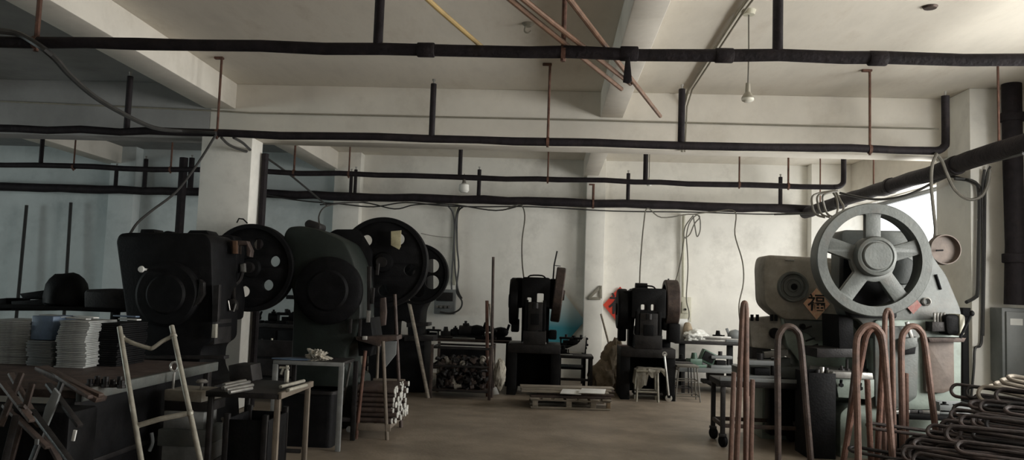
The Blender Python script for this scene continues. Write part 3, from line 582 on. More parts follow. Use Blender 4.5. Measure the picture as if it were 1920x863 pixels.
prof(p1, 'bolster', [(340, 722), (402, 724), (402, 740), (340, 738)], 7.4, .7, M['iron'], bev=.01)
c = P(447, 410, 8.5); MB().tube([P(444, 418, 8.5), P(448, 410, 8.5), P(456, 411, 8.5), P(464, 419, 8.5)], .008, 6).build('top_wire', M['soot'], p1)
prof(p1, 'side_rail', [(236, 668), (420, 668), (420, 674), (236, 674)], 7.35, .12, M['iron'], bev=.004)
f9 = foot(620, 8.5)
p2 = side_press('black green press, second from the left, behind the steel-framed table', 8.5, [(529, 470), (532, 438), (540, 426), (562, 423), (600, 430), (645, 452), (660, 480), (672, 520), (676, 580), (674, 605), (664, 640), (650, 655), (648, 690), (656, 705), (668, 712), (672, f9), (540, f9), (548, 620), (550, 560)], (618, 545, 64), (717, 492, 86, 9.3, .13, 5, 11, 53, R(58)), .7, M['greenblack'], M['soot'])
prof(p2, 'motor', [(570, 418), (578, 411), (600, 420), (600, 430), (590, 434), (572, 428)], 8.7, .25, M['iron'], rnd_=.03)
prof(p2, 'belt_guard', [(612, 440), (628, 430), (672, 430), (696, 470), (700, 560), (640, 560)], 9.2, .1, M['soot'], rnd_=.04)
o = prof(p2, 'tag_plate', [(733, 434), (752, 432), (751, 462), (748, 468), (733, 460)], 9.22, .02, M['yellowed'], bev=.002); o['label'] = 'yellowed tag plate over a wheel hole'
c = P(582, 509, 8.5); MB().cyl(c, c+Vector((.01, -.03, .02)), .02, 10).build('bright_stud', M['bright'], p2)['label'] = 'bright stud'
prof(p2, 'ram', [(668, 605), (694, 596), (700, 640), (694, 668), (672, 668)], 8.55, .5, M['soot'], bev=.01)
prof(p2, 'bright_gib', [(687, 583), (694, 583), (692, 605), (686, 605)], 8.45, .05, M['steel'], bev=.004)['label'] = 'bright worn metal end'
prof(p2, 'gib_strip', [(688, 500), (695, 500), (694, 582), (688, 582)], 8.44, .05, M['iron'], bev=.005)
o = prof(p2, 'clutch_linkage', [(712, 560), (722, 558), (724, 586), (722, 610), (714, 612), (712, 586)], 8.5, .06, M['darkrust'], bev=.005)
for px, y0, y1 in ((709, 494, 516), (700, 540, 570), (658, 598, 625), (676, 598, 632)): MB().bar(P(px, y0, 8.45), P(px-2, y1, 8.45), .035, .03).build('slide_rod', M['iron'], p2)
prof(p2, 'slide_foot', [(666, 632), (744, 630), (744, 638), (716, 642), (712, 650), (702, 648), (668, 638)], 8.4, .3, M['darkrust'], bev=.006)
prof(p2, 'die_tray', [(720, 640), (743, 640), (742, 665), (722, 690)], 8.6, .03, M['cabinet'], bev=.003)
c = P(684, 634, 8.38); MB().box(c, (.05, .03, .04)).build('bright_nut', M['bright'], p2)
f9 = foot(770, 11.7)
p3 = side_press('black press half hidden behind the second, with two pale wheel holes', 11.75, [(716, 470), (730, 460), (794, 462), (802, 475), (802, 560), (790, 580), (786, 634), (764, 636), (764, 604), (740, 600), (738, 636), (700, 636), (700, 560)], (755, 530, 34), (783, 514, 58, 11.35, .14, 6, 13, 31, R(32)), .6, M['soot'], M['soot'])
prof(p3, 'base', [(690, 632), (796, 634), (796, foot(770, 11.7)), (690, foot(770, 11.7))], 11.7, .7, M['soot'], bev=.02)
prof(p3, 'die_shoe', [(762, 606), (802, 606), (802, 612), (762, 614)], 11.6, .4, M['iron'], bev=.005)
prof(p3, 'clamp', [(758, 630), (812, 632), (812, 640), (758, 640)], 11.55, .5, M['iron'], bev=.005)

# --- two smaller presses against the back wall, seen from the front
def back_press(label, cx, Y, px0, scale_top, gapw, wheelR, wheelL, tilt=0., base=.05, off=0.):
    """cx: world x of the centre line; dims in metres"""
    t = thing('power_press', label, 'press', (cx, Y, 0), rz=0)
    top = scale_top; W2 = gapw/2; F = M['soot']
    L = dict(local=True)
    for s in (-1, 1):
        b = MB().plate([(-.42, 0), (.36, 0), (.36, .12), (.30, .5), (.30, .62), (-.36, .62), (-.38, .12)], .14, Matrix(((0, 0, 1, s*(W2+base)-.07), (1, 0, 0, 0), (0, 1, 0, 0), (0, 0, 0, 1))), bev=.012)
        b.build('leg', F, t, local=True)
    MB().box((0, .24, .34), (gapw+2*base, .06, .56), bev=.01).build('back_plate', F, t, local=True)
    o = MB().box((0, -.02, .68), (gapw+2*base+.14, .72, .14), bev=.015).build('bolster', M['iron'], t, local=True)
    for x in (-W2*.7, W2*.7): MB().cyl((x, -.3, .74), (x, -.3, .80), .018, 8).cyl((x, -.3, .755), (x, -.3, .775), .032, 6).build('clamp_bolt', M['steel'], o, local=True)
    z1 = top-.42
    for s in (-1, 1):
        MB().plate([(.02, .74), (.30, .74), (.34, 1.0), (.34, top-.03), (-.30, top-.03), (-.32, z1), (-.12, z1-.06), (.0, 1.0)], .07, Matrix(((0, 0, 1, s*(W2-.035)-.035), (1, 0, 0, 0), (0, 1, 0, 0), (0, 0, 0, 1))), bev=.012).build('cheek', F, t, local=True)
    Mf = Matrix(((1, 0, 0, 0), (0, 0, 1, -.34), (0, 1, 0, 0), (0, 0, 0, 1)))
    holes = [roundpoly([(x-w, hz-h), (x+w, hz-h), (x+w, hz+h), (x-w, hz+h)], .015, 2) for x, hz, w, h in wheelR['holes']]
    MB().plate(roundpoly([(-W2, z1-.02), (W2, z1-.02), (W2, top-.02), (W2-.03, top), (-W2+.03, top), (-W2, top-.02)], .02), .22, Mf, holes, bev=.012).build('head', F, t, local=True)
    MB().box((0, .08, top-.07), (gapw-.04, .48, .12), bev=.012).build('rear_beam', F, t, local=True)
    for s in (-1, 1): MB().box((s*(W2+.05), 0, wheelR['z']-off), (.13, .34, .46+off), bev=.03).build('shaft_housing', F, t, local=True)
    MB().tube([(-.14, -.0, top-.02), (-.10, 0, top+.03), (.08, 0, top+.035), (.14, 0, top-.01)], .012, 8, smooth=3).build('lifting_loop', F, t, local=True)
    o = MB().box((0, -.30, z1-.16), (gapw*.52, .16, .42), bev=.012).build('slide', M['iron'], t, local=True)
    MB().cyl((0, -.37, z1+.04), (0, -.37, z1-.04), .045, 20).build('ball_screw', M['iron'], o, local=True)
    MB().box((0, -.385, z1-.2), (gapw*.30, .02, .16), bev=.005).build('slide_cap', M['soot'], o, local=True)
    for s in (-1, 1): MB().box((s*gapw*.32, -.28, z1-.15), (.05, .16, .46), bev=.006).build('gib', F, t, local=True)
    MB().box((0, -.28, z1-.42), (.10, .10, .12), bev=.01).build('punch', M['steel'], t, local=True)
    MB().box((0, -.2, .84), (gapw*.8, .38, .20), bev=.008).build('die', M['iron'], t, local=True)
    zc = wheelR['z']; ax = W2+wheelR['gap']
    Mw = Matrix.Translation((ax, .02, zc)) @ Euler((0, pi/2+tilt, 0)).to_matrix().to_4x4(); r, w = wheelR['r'], wheelR['w']
    MB().lathe([(0, .03), (r*.25, .03), (r*.28, .05), (r*.78, .05), (r*.8, .0), (r*.97, 0), (r, .015), (r, w-.015), (r*.97, w), (r*.8, w), (r*.78, w-.05), (r*.28, w-.05), (r*.2, w), (r*.18, w+.03), (0, w+.03)], Mw, 64).build('flywheel', M['darkrust'], t, local=True)
    MB().cyl((W2-.04, .02, zc), (ax+.1, .02, zc), .05, 20).build('crankshaft', M['iron'], t, local=True)
    Mg = Matrix.Translation((-W2-wheelL['gap'], .02, wheelL['z'])) @ Euler((0, -pi/2, 0)).to_matrix().to_4x4(); r, w = wheelL['r'], wheelL['w']
    MB().lathe([(0, 0), (r*.98, 0), (r, .02), (r, w-.03), (r*.93, w), (r*.3, w), (r*.28, w+.02), (0, w+.02)], Mg, 56).build('gear_guard', F, t, local=True)
    MB().box((-W2-.10, .1, zc-.5), (.12, .2, .2), bev=.02).build('clutch_box', F, t, local=True)
    MB().box((W2+.06, .05, zc-.62), (.12, .25, .14), bev=.02).build('motor_bracket', F, t, local=True)
    o = MB().cyl((-.14, .42, zc-.5), (.14, .42, zc-.5), .13, 24, bev=.015).build('motor', M['iron'], t, local=True)
    MB().tube([(-W2*.8, -.25, .1), (-W2*.8, -.48, .1), (W2*.8, -.48, .1), (W2*.8, -.25, .1)], .018, 8).build('foot_pedal', M['iron'], t, local=True)
    return t
K = 12.3/FPX
c = P(1004, 600, 12.3); top = P(1004, 521, 12.3).z
hz = P(1004, 560, 12.3).z
b1 = back_press('black press at the back wall in front of the teal poster', c.x, 12.3, 1004, top, .42,
   dict(z=P(1050, 552, 12.3).z, r=.42, w=.14, gap=.055, holes=[(P(992, 560, 12.).x-c.x, hz-.02, .036, .034), (P(1013, 560, 12.).x-c.x, hz+.01, .05, .07)]), dict(z=P(965, 565, 12.3).z, r=.36, w=.13, gap=.06), tilt=.10, base=.11)
MB().tube([(.25, 0, top-.05), (.26, 0, top+.2), (.30, .02, top+.42)], .012, 8).build('guard_rod', M['iron'], b1, local=True)
MB().bar((.26, 0, top+.2), (.36, 0, top+.19), .012).build('guard_arm', M['iron'], b1, local=True)
c = P(1211, 600, 12.3); top = P(1211, 541, 12.3).z
hz = P(1211, 576, 12.3).z
b2 = back_press('black press at the back wall beside the red diamond paper', c.x, 12.3, 1211, top, .50,
   dict(z=P(1258, 569, 12.3).z, r=.355, w=.20, gap=.02, holes=[(P(1206, 576, 12.).x-c.x, hz, .036, .04), (P(1224, 576, 12.).x-c.x, hz, .03, .046)]), dict(z=P(1168, 580, 12.3).z, r=.31, w=.14, gap=.05), base=.08, off=.12)
MB().cyl((-.16, .1, top), (.02, .1, top+.0), .0801, 16).build('air_tank', M['soot'], b2, local=True)
MB().tube([(.32, 0, top+.02), (.33, 0, top+.16)], .012, 8).build('guard_rod', M['iron'], b2, local=True)
MB().box((.40, -.1, .98), (.18, .25, .28), bev=.03).build('side_box', M['soot'], b2, local=True)

# ------------------------------------------------------------------ benches and the things on them
def bench(name, label, cat, x0, x1, y0, y1, z, leg=.05, top=.04, mt=None, lm=None, shelf=None, rail=None, group=None):
    mt = mt or M['iron']; lm = lm or mt
    t = thing(name, label, cat, ((x0+x1)/2, (y0+y1)/2, 0), group)
    MB().box(((x0+x1)/2, (y0+y1)/2, z-top/2), (x1-x0, y1-y0, top), bev=.006).build('tabletop', mt, t)
    for x in (x0+leg/2+.01, x1-leg/2-.01):
        for y in (y0+leg/2+.01, y1-leg/2-.01): MB().box((x, y, (z-top)/2), (leg, leg, z-top), bev=.004).build('leg', lm, t)
    if shelf: MB().box(((x0+x1)/2, (y0+y1)/2, shelf), (x1-x0-.04, y1-y0-.04, .03), bev=.004).build('shelf', mt, t)
    if rail:
        MB().box(((x0+x1)/2, y0+leg/2+.01, rail), (x1-x0-2*leg, .03, .035), bev=.003).build('rail', lm, t)
        for x in (x0+leg/2+.01, x1-leg/2-.01): MB().box((x, (y0+y1)/2, rail), (.03, y1-y0-2*leg, .035), bev=.003).build('rail', lm, t)
    return t
def die(label, p, s=1., kind=0, mt='iron', rz=0., group=None):
    t = thing('die_set', label, 'die', p, group, rz); m_ = M[mt]; L = dict(local=True)
    w, d = .26*s, .18*s
    MB().box((0, 0, .02*s), (w*1.15, d, .04*s), bev=.006).build('lower_shoe', m_, t, **L)
    if kind == 0:      # pillar die
        for x in (-1, 1): MB().cyl((x*w*.42, 0, .04*s), (x*w*.42, 0, .17*s), .018*s, 10).build('guide_post', M['iron'], t, **L)
        MB().box((0, 0, .145*s), (w*1.1, d*.9, .04*s), bev=.006).build('upper_shoe', m_, t, **L)
        MB().cyl((0, 0, .165*s), (0, 0, .22*s), .028*s, 14).build('shank', M['iron'], t, **L)
        MB().box((0, 0, .07*s), (w*.5, d*.6, .06*s), bev=.004).build('die_block', M['soot'], t, **L)
    elif kind == 1:    # block with punch
        MB().box((0, 0, .08*s), (w*.7, d*.8, .08*s), bev=.008).build('die_block', m_, t, **L)
        MB().cyl((0, 0, .12*s), (0, 0, .20*s), .05*s, 16, .035*s).build('punch', m_, t, **L)
        MB().cyl((w*.45, 0, .04*s), (w*.45, 0, .12*s), .014*s, 8).build('bolt', M['iron'], t, **L)
    elif kind == 2:    # casting with horns
        MB().blob((0, 0, .10*s), (w*.9, d*.8, .15*s), int(abs(p[0])*97) % 50, .18).build('casting', m_, t, **L)
        for x, h in ((-.32, .19), (.3, .21)): MB().bar((x*w, 0, .09*s), (x*w*1.5, .0, h*s), .035*s).build('horn', m_, t, **L)
    else:              # small flanged motor shape
        MB().cyl((-w*.35, 0, .11*s), (w*.35, 0, .11*s), .075*s, 20, bev=.01).build('drum', m_, t, **L)
        MB().box((0, 0, .19*s), (w*.3, d*.4, .05*s), bev=.006).build('cap', m_, t, **L)
        MB().cyl((0, 0, .2*s), (0, 0, .25*s), .02*s, 10).build('neck', m_, t, **L)
    return t
# back bench behind the casting bin
zb = .72
x0, x1 = P(752, 640, 12.9).x, P(950, 640, 12.9).x
bench('work_bench', 'long dark work bench against the back wall, covered with dies', 'bench', x0-.6, x1+.05, 12.9, 13.7, zb, mt=M['darkrust'], lm=M['iron'], shelf=.25)
for i, (px, s_, k) in enumerate(((792, .9, 1), (812, .8, 0), (835, .9, 1), (853, .8, 3), (872, 1.15, 3), (893, 1.3, 2), (918, 1.0, 0), (938, 1.2, 2))):
    p = P(px, 640, 13.2); die('dark die on the back bench behind the casting bin, %s from the left' % ORD[i], (p.x, 13.2, zb), s_, k, 'soot' if i % 2 else 'iron', rnd.uniform(-.4, .4))
tag(MB().box((x0+1.0, 13.05, zb+.012), (.36, .22, .02)).build('steel_plate', M['steel']), 'thin bright plate lying at the front of the long back bench', 'plate')
# bin of castings
c0, c1 = PZ(797, 742, .0), PZ(922, 742, .0)
bx0, bx1, by0, by1 = -1.62, -.80, 11.2, 11.9
t = thing('mesh_bin', 'low steel bin full of small dark castings before the back bench', 'bin', ((bx0+bx1)/2, (by0+by1)/2, 0))
MB().box(((bx0+bx1)/2, (by0+by1)/2, .11), (bx1-bx0, by1-by0, .03)).build('floor_plate', M['darkrust'], t)
for x in (bx0, bx1):
    for y in (by0, by1): MB().box((x, y, .37), (.04, .04, .74), bev=.003).build('post', M['darkrust'], t)
for z in (.11, .45, .70):
    for y in (by0, by1): MB().box(((bx0+bx1)/2, y, z), (bx1-bx0, .015, .03), bev=.003).build('rail', M['iron'], t)
    for x in (bx0, bx1): MB().box((x, (by0+by1)/2, z), (.015, by1-by0, .03), bev=.003).build('rail', M['iron'], t)
MB().box(((bx0+bx1)/2, by1-.012, .4), (bx1-bx0-.04, .006, .55), bev=0).build('back_sheet', M['soot'], t)
protos = []
for i in range(4):
    b = MB(); s_ = .055
    if i == 0: b.lathe([(.02, 0), (s_, 0), (s_, .03), (.035, .04), (.03, .09), (.02, .09), (.02, 0)], Matrix(), 14)
    elif i == 1: b.box((0, 0, .03), (.10, .06, .05)).cyl((0, 0, .05), (0, 0, .1), .028, 12)
    elif i == 2: b.tube([(-.06, 0, .02), (-.04, 0, .06), (.04, 0, .06), (.06, 0, .02)], .02, 8, smooth=3)
    else: b.cyl((-.05, 0, .03), (.05, 0, .03), .03, 12).cyl((.02, 0, .03), (.05, 0, .03), .045, 12)
    protos.append(b)
cm = [M['iron'], M['darkrust'], M['steel'], M['iron']]
po = []
for i, b in enumerate(protos):
    o = b.build('casting', [M['iron'], M['darkrust'], M['iron'], M['grey_brown']][i]); po.append(o)
n = 0
LC = 'small dark casting heaped in the low mesh bin'; GC = 'castings heaped in the low bin'
cols, rows = 12, 7
for r_ in range(rows):
    for c_ in range(cols):
        for l_ in range(2 if r_ == rows-1 else 1):
            x = bx0+.07+(bx1-bx0-.14)*(c_+rnd.uniform(.2, .8))/cols; y = by0+.08+rnd.uniform(0, .1)+l_*.25; z = .13+.36*r_/(rows-1)+rnd.uniform(0, .02)
            k = rnd.choice((0, 0, 1, 1, 2, 2, 3)); rot = (rnd.uniform(-1.2, 1.2), rnd.uniform(-1.2, 1.2), rnd.uniform(0, 6))
            o = po[k] if not po[k].get('label') else po[k].copy()
            if o.name not in COL.objects: COL.objects.link(o)
            o.location = (x, y, z); o.rotation_euler = rot; tag(o, LC, 'casting', GC)
tag(MB().blob(((bx0+bx1)/2, (by0+by1)/2+.15, .28), (.74, .42, .34), 4, .1, 3, flat=.126).build('casting_heap', M['soot']), 'dark bulk of castings filling the back of the mesh bin', 'castings', kind='stuff')
# standing poles
def lean(label, a, b, r, mt, name='pole', cat='pole', mid=None):
    pts = [a]+([mid] if mid else [])+[b]
    return tag(MB().tube(pts, r, 8, smooth=4 if mid else 0).build(name, mt), label, cat)
g = lambda x, y, Y: P(x, y, Y)
lean('pale crooked pole leaning left before the casting bin', PZ(803, 747, 0), g(766, 562, 11.4), .026, M['greywood'], mid=g(782, 640, 11.25))
lean('tall thin pole standing at the right end of the casting bin', PZ(922, 746, 0), g(925, 482, 11.5), .020, M['darkrust'], mid=g(923, 610, 11.5))
lean('short reddish pole beside the tall thin pole at the casting bin', PZ(914, 744, 0), g(913, 564, 11.5), .024, M['rust'])
lean('grey crooked stick behind the tall thin pole', PZ(926, 738, 0), g(918, 570, 11.7), .015, M['greywood'], mid=g(924, 660, 11.75))
tag(MB().blob(P(937, 702, 11.5), (.16, .14, .42), 9, .25, 3).build('rag', M['cloth']), 'dusty rag hanging on the pole at the end of the casting bin', 'rag')
q = PZ(927, 742, .0); tag(MB().plate([(-.04, 0), (.07, .02), (.02, .13), (-.05, .09)], .012, Matrix.Translation((q.x, q.y, .0)) @ Euler((pi/2-.2, 0, 0)).to_matrix().to_4x4(), bev=.003).build('paper_scrap', M['paper']), 'white scrap of paper on the floor at the foot of the tall pole', 'paper')
# low bench, papers and junk right of the first back press
p = P(1082, 668, 12.4)
t = bench('low_table', 'low dark table between the two back presses', 'table', P(1046, 668, 12.4).x, P(1113, 668, 12.4).x, 12.4, 12.95, P(1082, 668, 12.4).z, leg=.045, rail=.2)
zt = P(1082, 668, 12.4).z
for i, (pts, lab) in enumerate((([(-.14, 0), (.10, .02), (.02, .10), (-.10, .09)], 'white paper offcut lying flat on the low table'), ([(-.2, .0), (.14, -.04), (.16, .26), (.02, .1)], 'pointed white paper sheet standing behind the low table'))):
    if i == 0: Mx = Matrix.Translation((P(1062, 664, 12.5).x, 12.5, zt+.004))
    else: Mx = Matrix.Translation((P(1080, 655, 13.1).x, 13.1, P(1080, 655, 13.1).z-.02)) @ Euler((pi/2-.25, 0, 0)).to_matrix().to_4x4()
    tag(MB().plate(pts, .006, Mx).build('paper_sheet', M['paper']), lab, 'paper')
bench('back_table', 'narrow dark table under the teal poster', 'table', P(1040, 640, 13.3).x, P(1100, 640, 13.3).x, 13.05+.1, 13.8, .66, mt=M['soot'], shelf=.3)
for i, px in enumerate((1062, 1076, 1090)): die('black die under the teal poster, %s from the left' % ORD[i], (P(px, 620, 13.4).x, 13.4, .66), .8, (0, 1, 0)[i], 'soot')
die('small dark die at the right edge of the first back press', (P(1056, 655, 12.6).x, 12.62, zt), .7, 1, 'soot')
# pallet with planks
def timber(name, label, cat, cx, cy, z, L_, w, h, rz, mt, group=None):
    o = MB().box((0, 0, h/2), (L_, w, h), bev=.005).build(name, mt, local=True); o.location = (cx, cy, z); o.rotation_euler.z = rz; WO[o.name] = Vector((cx, cy, z)); return tag(o, label, cat, group)
pr = R(3); pc = Vector((.29, 11.0, 0))
t = thing('pallet', 'wooden pallet on the floor in front of the back presses', 'pallet', pc, rz=pr)
for y in (-.34, 0, .34):
    MB().box((0, y, .112), (1.04, .09, .018), bev=.003).build('stringer', M['greywood'], t, local=True)
    for x in (-.46, -.02, .30): MB().box((x, y, .065), (.07, .085, .08), bev=.004).build('block', M['greywood'], t, local=True)
for i in range(7): MB().box((-.47+i*.157, 0, .13), (.12, .80, .02), bev=.003).build('deck_board', M['greywood'], t, local=True)
for y in (-.34, 0, .34): MB().box((0, y, .015), (1.04, .10, .025), bev=.003).build('bottom_board', M['greywood'], t, local=True)
MB().box((.50, -.34, .065), (.05, .085, .08), bev=.004).build('block', M['wood'], t, local=True)
lay = [(.02, -.28, .14, 1.06, .14, .03, 2), (-.02, -.1, .14, 1.1, .15, .03, -1), (.05, .12, .14, 1.0, .16, .03, 4), (.08, -.22, .17, 1.02, .13, .03, -3), (-.05, .02, .17, 1.05, .18, .03, 1), (-.06, -.25, .20, 1.16, .15, .025, 3.5), (.0, -.05, .20, 1.22, .12, .025, 2), (-.02, .14, .20, 1.18, .16, .025, 1), (-.04, -.18, .225, 1.2, .15, .022, 3), (.02, .04, .225, 1.15, .14, .022, 4), (-.03, -.1, .247, 1.25, .2, .022, 3)]
for i, (dx, dy, z, L_, w, h, a) in enumerate(lay):
    timber('plank', 'long thin plank stacked on the pallet, %s from the bottom' % ORD[i], 'plank', pc.x+dx, pc.y+dy, z+.0, L_, w, h, pr+R(a), M['greywood'] if i % 3 else M['darkrust'], 'planks stacked on the pallet')
for lab, px, py, ws in (('white folded sheet lying among the planks, left one', 1072, 737, .16), ('white folded sheet lying among the planks, right one', 1112, 736, .2)):
    p = P(px, py, 10.55); tag(MB().plate([(-ws, -.03), (ws*.7, -.06), (ws, .1), (-ws*.6, .12)], .012, Matrix.Translation((p.x, 10.6, p.z-.01)) @ Euler((.25, 0, .2)).to_matrix().to_4x4(), bev=.003).build('folded_sheet', M['paper']), lab, 'sheet')
# sacks and shovel against the centre pilaster
for lab, px, py, Y, s_, sd in (('tall crumpled brown sack left of the second back press', 1150, 690, 12.9, (.36, .34, .84), 1), ('low brown sack slumped at the foot of the centre pilaster', 1130, 712, 12.8, (.36, .3, .5), 2), ('small dark brown sack behind the low table', 1118, 722, 13.0, (.28, .25, .40), 5)):
    p = P(px, py, Y); tag(MB().blob((p.x, Y, s_[2]*.45), s_, sd, .28, 3, flat=0.0).build('sack', M['sack'] if sd < 5 else M['rust']), lab, 'sack')
t = thing('shovel', 'old shovel leaning on the wall behind the sacks', 'shovel', (P(1150, 720, 13.3).x, 13.3, 0))
a, b_ = P(1127, 590, 14.0), P(1146, 662, 13.02); MB().cyl(a, b_, .018, 8).build('handle', M['greywood'], t)
q = P(1152, 668, 13.0)
MB().plate(roundpoly([(-.13, .13), (.13, .13), (.15, -.05), (0, -.2), (-.15, -.05)], .08), .012, Matrix.Translation(q) @ Euler((pi/2-.3, 0, .2)).to_matrix().to_4x4(), bev=.004).build('blade', M['cream'], t)
# stool, spanner, wire stool
def stool(label, c, sx, sy, h, r, mt, splay=.0, rings=(.15,)):
    t = thing('stool', label, 'stool', c); L = dict(local=True)
    MB().box((0, 0, h-.015), (sx, sy, .03), bev=.008).build('seat', mt, t, **L)
    cs = [(-1, -1), (1, -1), (1, 1), (-1, 1)]
    for x, y in cs: MB().cyl((x*(sx/2-.03), y*(sy/2-.03), h-.03), (x*(sx/2-.03+splay), y*(sy/2-.03+splay), 0), r, 8).build('leg', mt, t, **L)
    for z in rings:
        f = splay*(h-z)/h
        for (x, y), (x2, y2) in zip(cs, cs[1:]+cs[:1]): MB().cyl((x*(sx/2-.03+f), y*(sy/2-.03+f), z), (x2*(sx/2-.03+f), y2*(sy/2-.03+f), z), r*.8, 8).build('stretcher', mt, t, **L)
    return t
p = P(1214, 700, 11.75); sc = Vector((p.x, 11.85, 0)); h = P(1214, 694, 11.75).z
stool('low stool under a pale cloth in front of the second back press', sc, .34, .34, h, .016, M['galv'], .015, (.14,))
b = bmesh.new(); n1 = 14
for i in range(n1+1):
    for j in range(n1+1):
        u, v = i/n1-.5, j/n1-.5; x, y = u*.46, v*.36; z = .014+.006*sin(9*u+7*v)
        if x < -.15: z -= (-.15-x)*2.8; x = -.178-(-.15-x)*.25
        if v < -.38 and x > -.178: z -= (-.38-v)*.36*((6.5 if u < -.02 else 1.6)+1.2*sin(14*u)); y = -.182-.008*sin(30*u)
        b.verts.new((x, y, z+.008*sin(13*v)))
b.verts.ensure_lookup_table()
for i in range(n1):
    for j in range(n1): b.faces.new([b.verts[k] for k in (i*(n1+1)+j, (i+1)*(n1+1)+j, (i+1)*(n1+1)+j+1, i*(n1+1)+j+1)])
bmesh.ops.solidify(b, geom=b.faces[:], thickness=.008)
mb = MB(); bmesh.ops.translate(b, vec=(sc.x+.01, sc.y, h+.002), verts=b.verts); mb.add(b); tag(mb.build('cloth', M['cloth']), 'pale dusty cloth draped over the low stool', 'cloth')
a, b_ = PZ(1254, 752, 0), P(1246, 664, 11.78); a.y = 11.74; a.x = P(1254, 745, 11.74).x
t = thing('spanner', 'long bright spanner standing against the second back press', 'spanner', a)
MB().bar(a+Vector((0, 0, .1)), b_, .035, .018).build('shank', M['bright'], t)
MB().plate([(.05*cos(R(q_)), .05*sin(R(q_))) for q_ in range(-55, 236, 15)]+[(-.018, .0), (.018, .0)], .02, Matrix.Translation(a+Vector((0, .02, .06))) @ Euler((pi/2, 0, 0)).to_matrix().to_4x4() @ Matrix.Rotation(pi, 4, 'Z'), bev=.004).build('jaw', M['bright'], t)
MB().lathe([(.018, 0), (.035, 0), (.035, .018), (.018, .018), (.018, 0)], discM(b_), 20).build('ring', M['bright'], t)
p = P(1290, 700, 11.9); t = stool('wire-legged stool right of the bright spanner', (p.x, 12.05, 0), .32, .30, P(1290, 686, 11.9).z, .010, M['cablegrey'], .05, (.08, .3))
p = P(1262, 700, 12.3); stool('thin-legged stand behind the wire-legged stool', (P(1255+20, 690, 12.6).x, 12.75, 0), .40, .3, P(1262, 680, 12.6).z, .010, M['iron'], .02, (.12,))
# shelf bench on the right of the back wall
zs = P(1320, 640, 13.9).z; xa, xb = P(1266, 640, 13.7).x, P(1388, 640, 13.7).x
t = thing('shelf_bench', 'dark steel shelf bench along the bright part of the back wall', 'bench', ((xa+xb)/2, 14, 0))
MB().box(((xa+xb)/2, 14.0, zs-.025), (xb-xa, .55, .05), bev=.005).build('upper_shelf', M['iron'], t)
zm = P(1320, 688, 13.3).z
MB().box(((xa+xb)/2, 13.55, zm-.03), (xb-xa+.1, 1.3, .06), bev=.005).build('lower_shelf', M['cabinet'], t)
MB().box(((xa+xb)/2+.2, 13.6, .12), (xb-xa-.6, .9, .04), bev=.005).build('bottom_shelf', M['iron'], t)
for x in (xa+.14, xb-.14): MB().box((x, 13.85, zs/2), (.10, .06, zs-.05), bev=.004).build('post', M['soot'], t)
for x in (xa+.02, xb-.02):
    for y in (12.95, 14.15): MB().box((x, y, zm/2-.03), (.05, .05, zm-.06), bev=.004).build('leg', M['iron'], t)
def at_(px, py, Y): return P(px, py, Y)
p = P(1300, 690, 13.2); die('small dark green die with a pointed top on the lower shelf of the bench', (p.x, 13.15, zm), 1.15, 1, 'greenpaint', .3)
p = P(1326, 690, 13.2)
t = thing('tool_box', 'open dark green box tilted on the lower shelf of the bench', 'box', (p.x, 13.2, zm))
MB().box((p.x, 13.2, zm+.16), (.24, .12, .20), (0, R(24), R(10)), bev=.008).build('body', M['greenpaint'], t)
MB().box((p.x+.01, 13.13, zm+.17), (.19, .02, .14), (0, R(24), R(10)), bev=.003).build('tray', M['soot'], t)
die('flat grey die on the lower shelf right of the tilted box', (P(1350, 692, 13.2).x, 13.2, zm), 1.2, 0, 'cabinet', .1)
die('dark die tucked at the left end of the lower shelf', (P(1277, 690, 13.4).x, 13.4, zm), .9, 1, 'soot', .3)
die('long dark die lying on the bottom shelf of the bench', (P(1338, 715, 13.4).x, 13.3, .14), 1.4, 3, 'iron', 0)
b = MB()
t = thing('blank_sheet', 'white sheet standing on the upper shelf beside the switch box', 'sheet', (P(1270, 630, 14.0).x, 14.1, zs))
a = P(1272, 620, 14.1); MB().box((a.x, 14.15, zs+.18), (.34, .012, .36), (R(-8), 0, 0), bev=.002).build('sheet', M['paper'], t)
p = P(1290, 622, 14.0); tag(MB().blob((p.x, 14.05, zs+.15), (.17, .14, .34), 3, .15, 3, flat=zs).build('cloth_roll', M['sack']), 'brown cloth bundle standing on the upper shelf', 'bundle')
p = P(1306, 632, 13.9); tag(MB().blob((p.x, 13.95, zs+.07), (.4, .25, .22), 8, .35, 3, flat=zs).build('plastic_wrap', M['white']), 'crumpled white plastic heap on the upper shelf', 'plastic')
p = P(1345, 636, 13.9)
for i, (dx, a_, z_) in enumerate(((0, .06, 0), (.1, -.05, .03), (-.08, .12, .06))): timber('steel_bar', 'grey bar lying on the upper shelf, %s from the bottom' % ORD[i], 'bar', p.x+dx, 13.9, zs+z_, .62, .09, .03, a_, M['steel'])
die('dark die standing at the middle of the upper shelf', (p.x+.05, 14.1, zs+0.0), .9, 1, 'soot')
die('dark die at the right end of the upper shelf', (P(1380, 630, 13.9).x, 13.95, zs), 1.2, 2, 'cabinet')

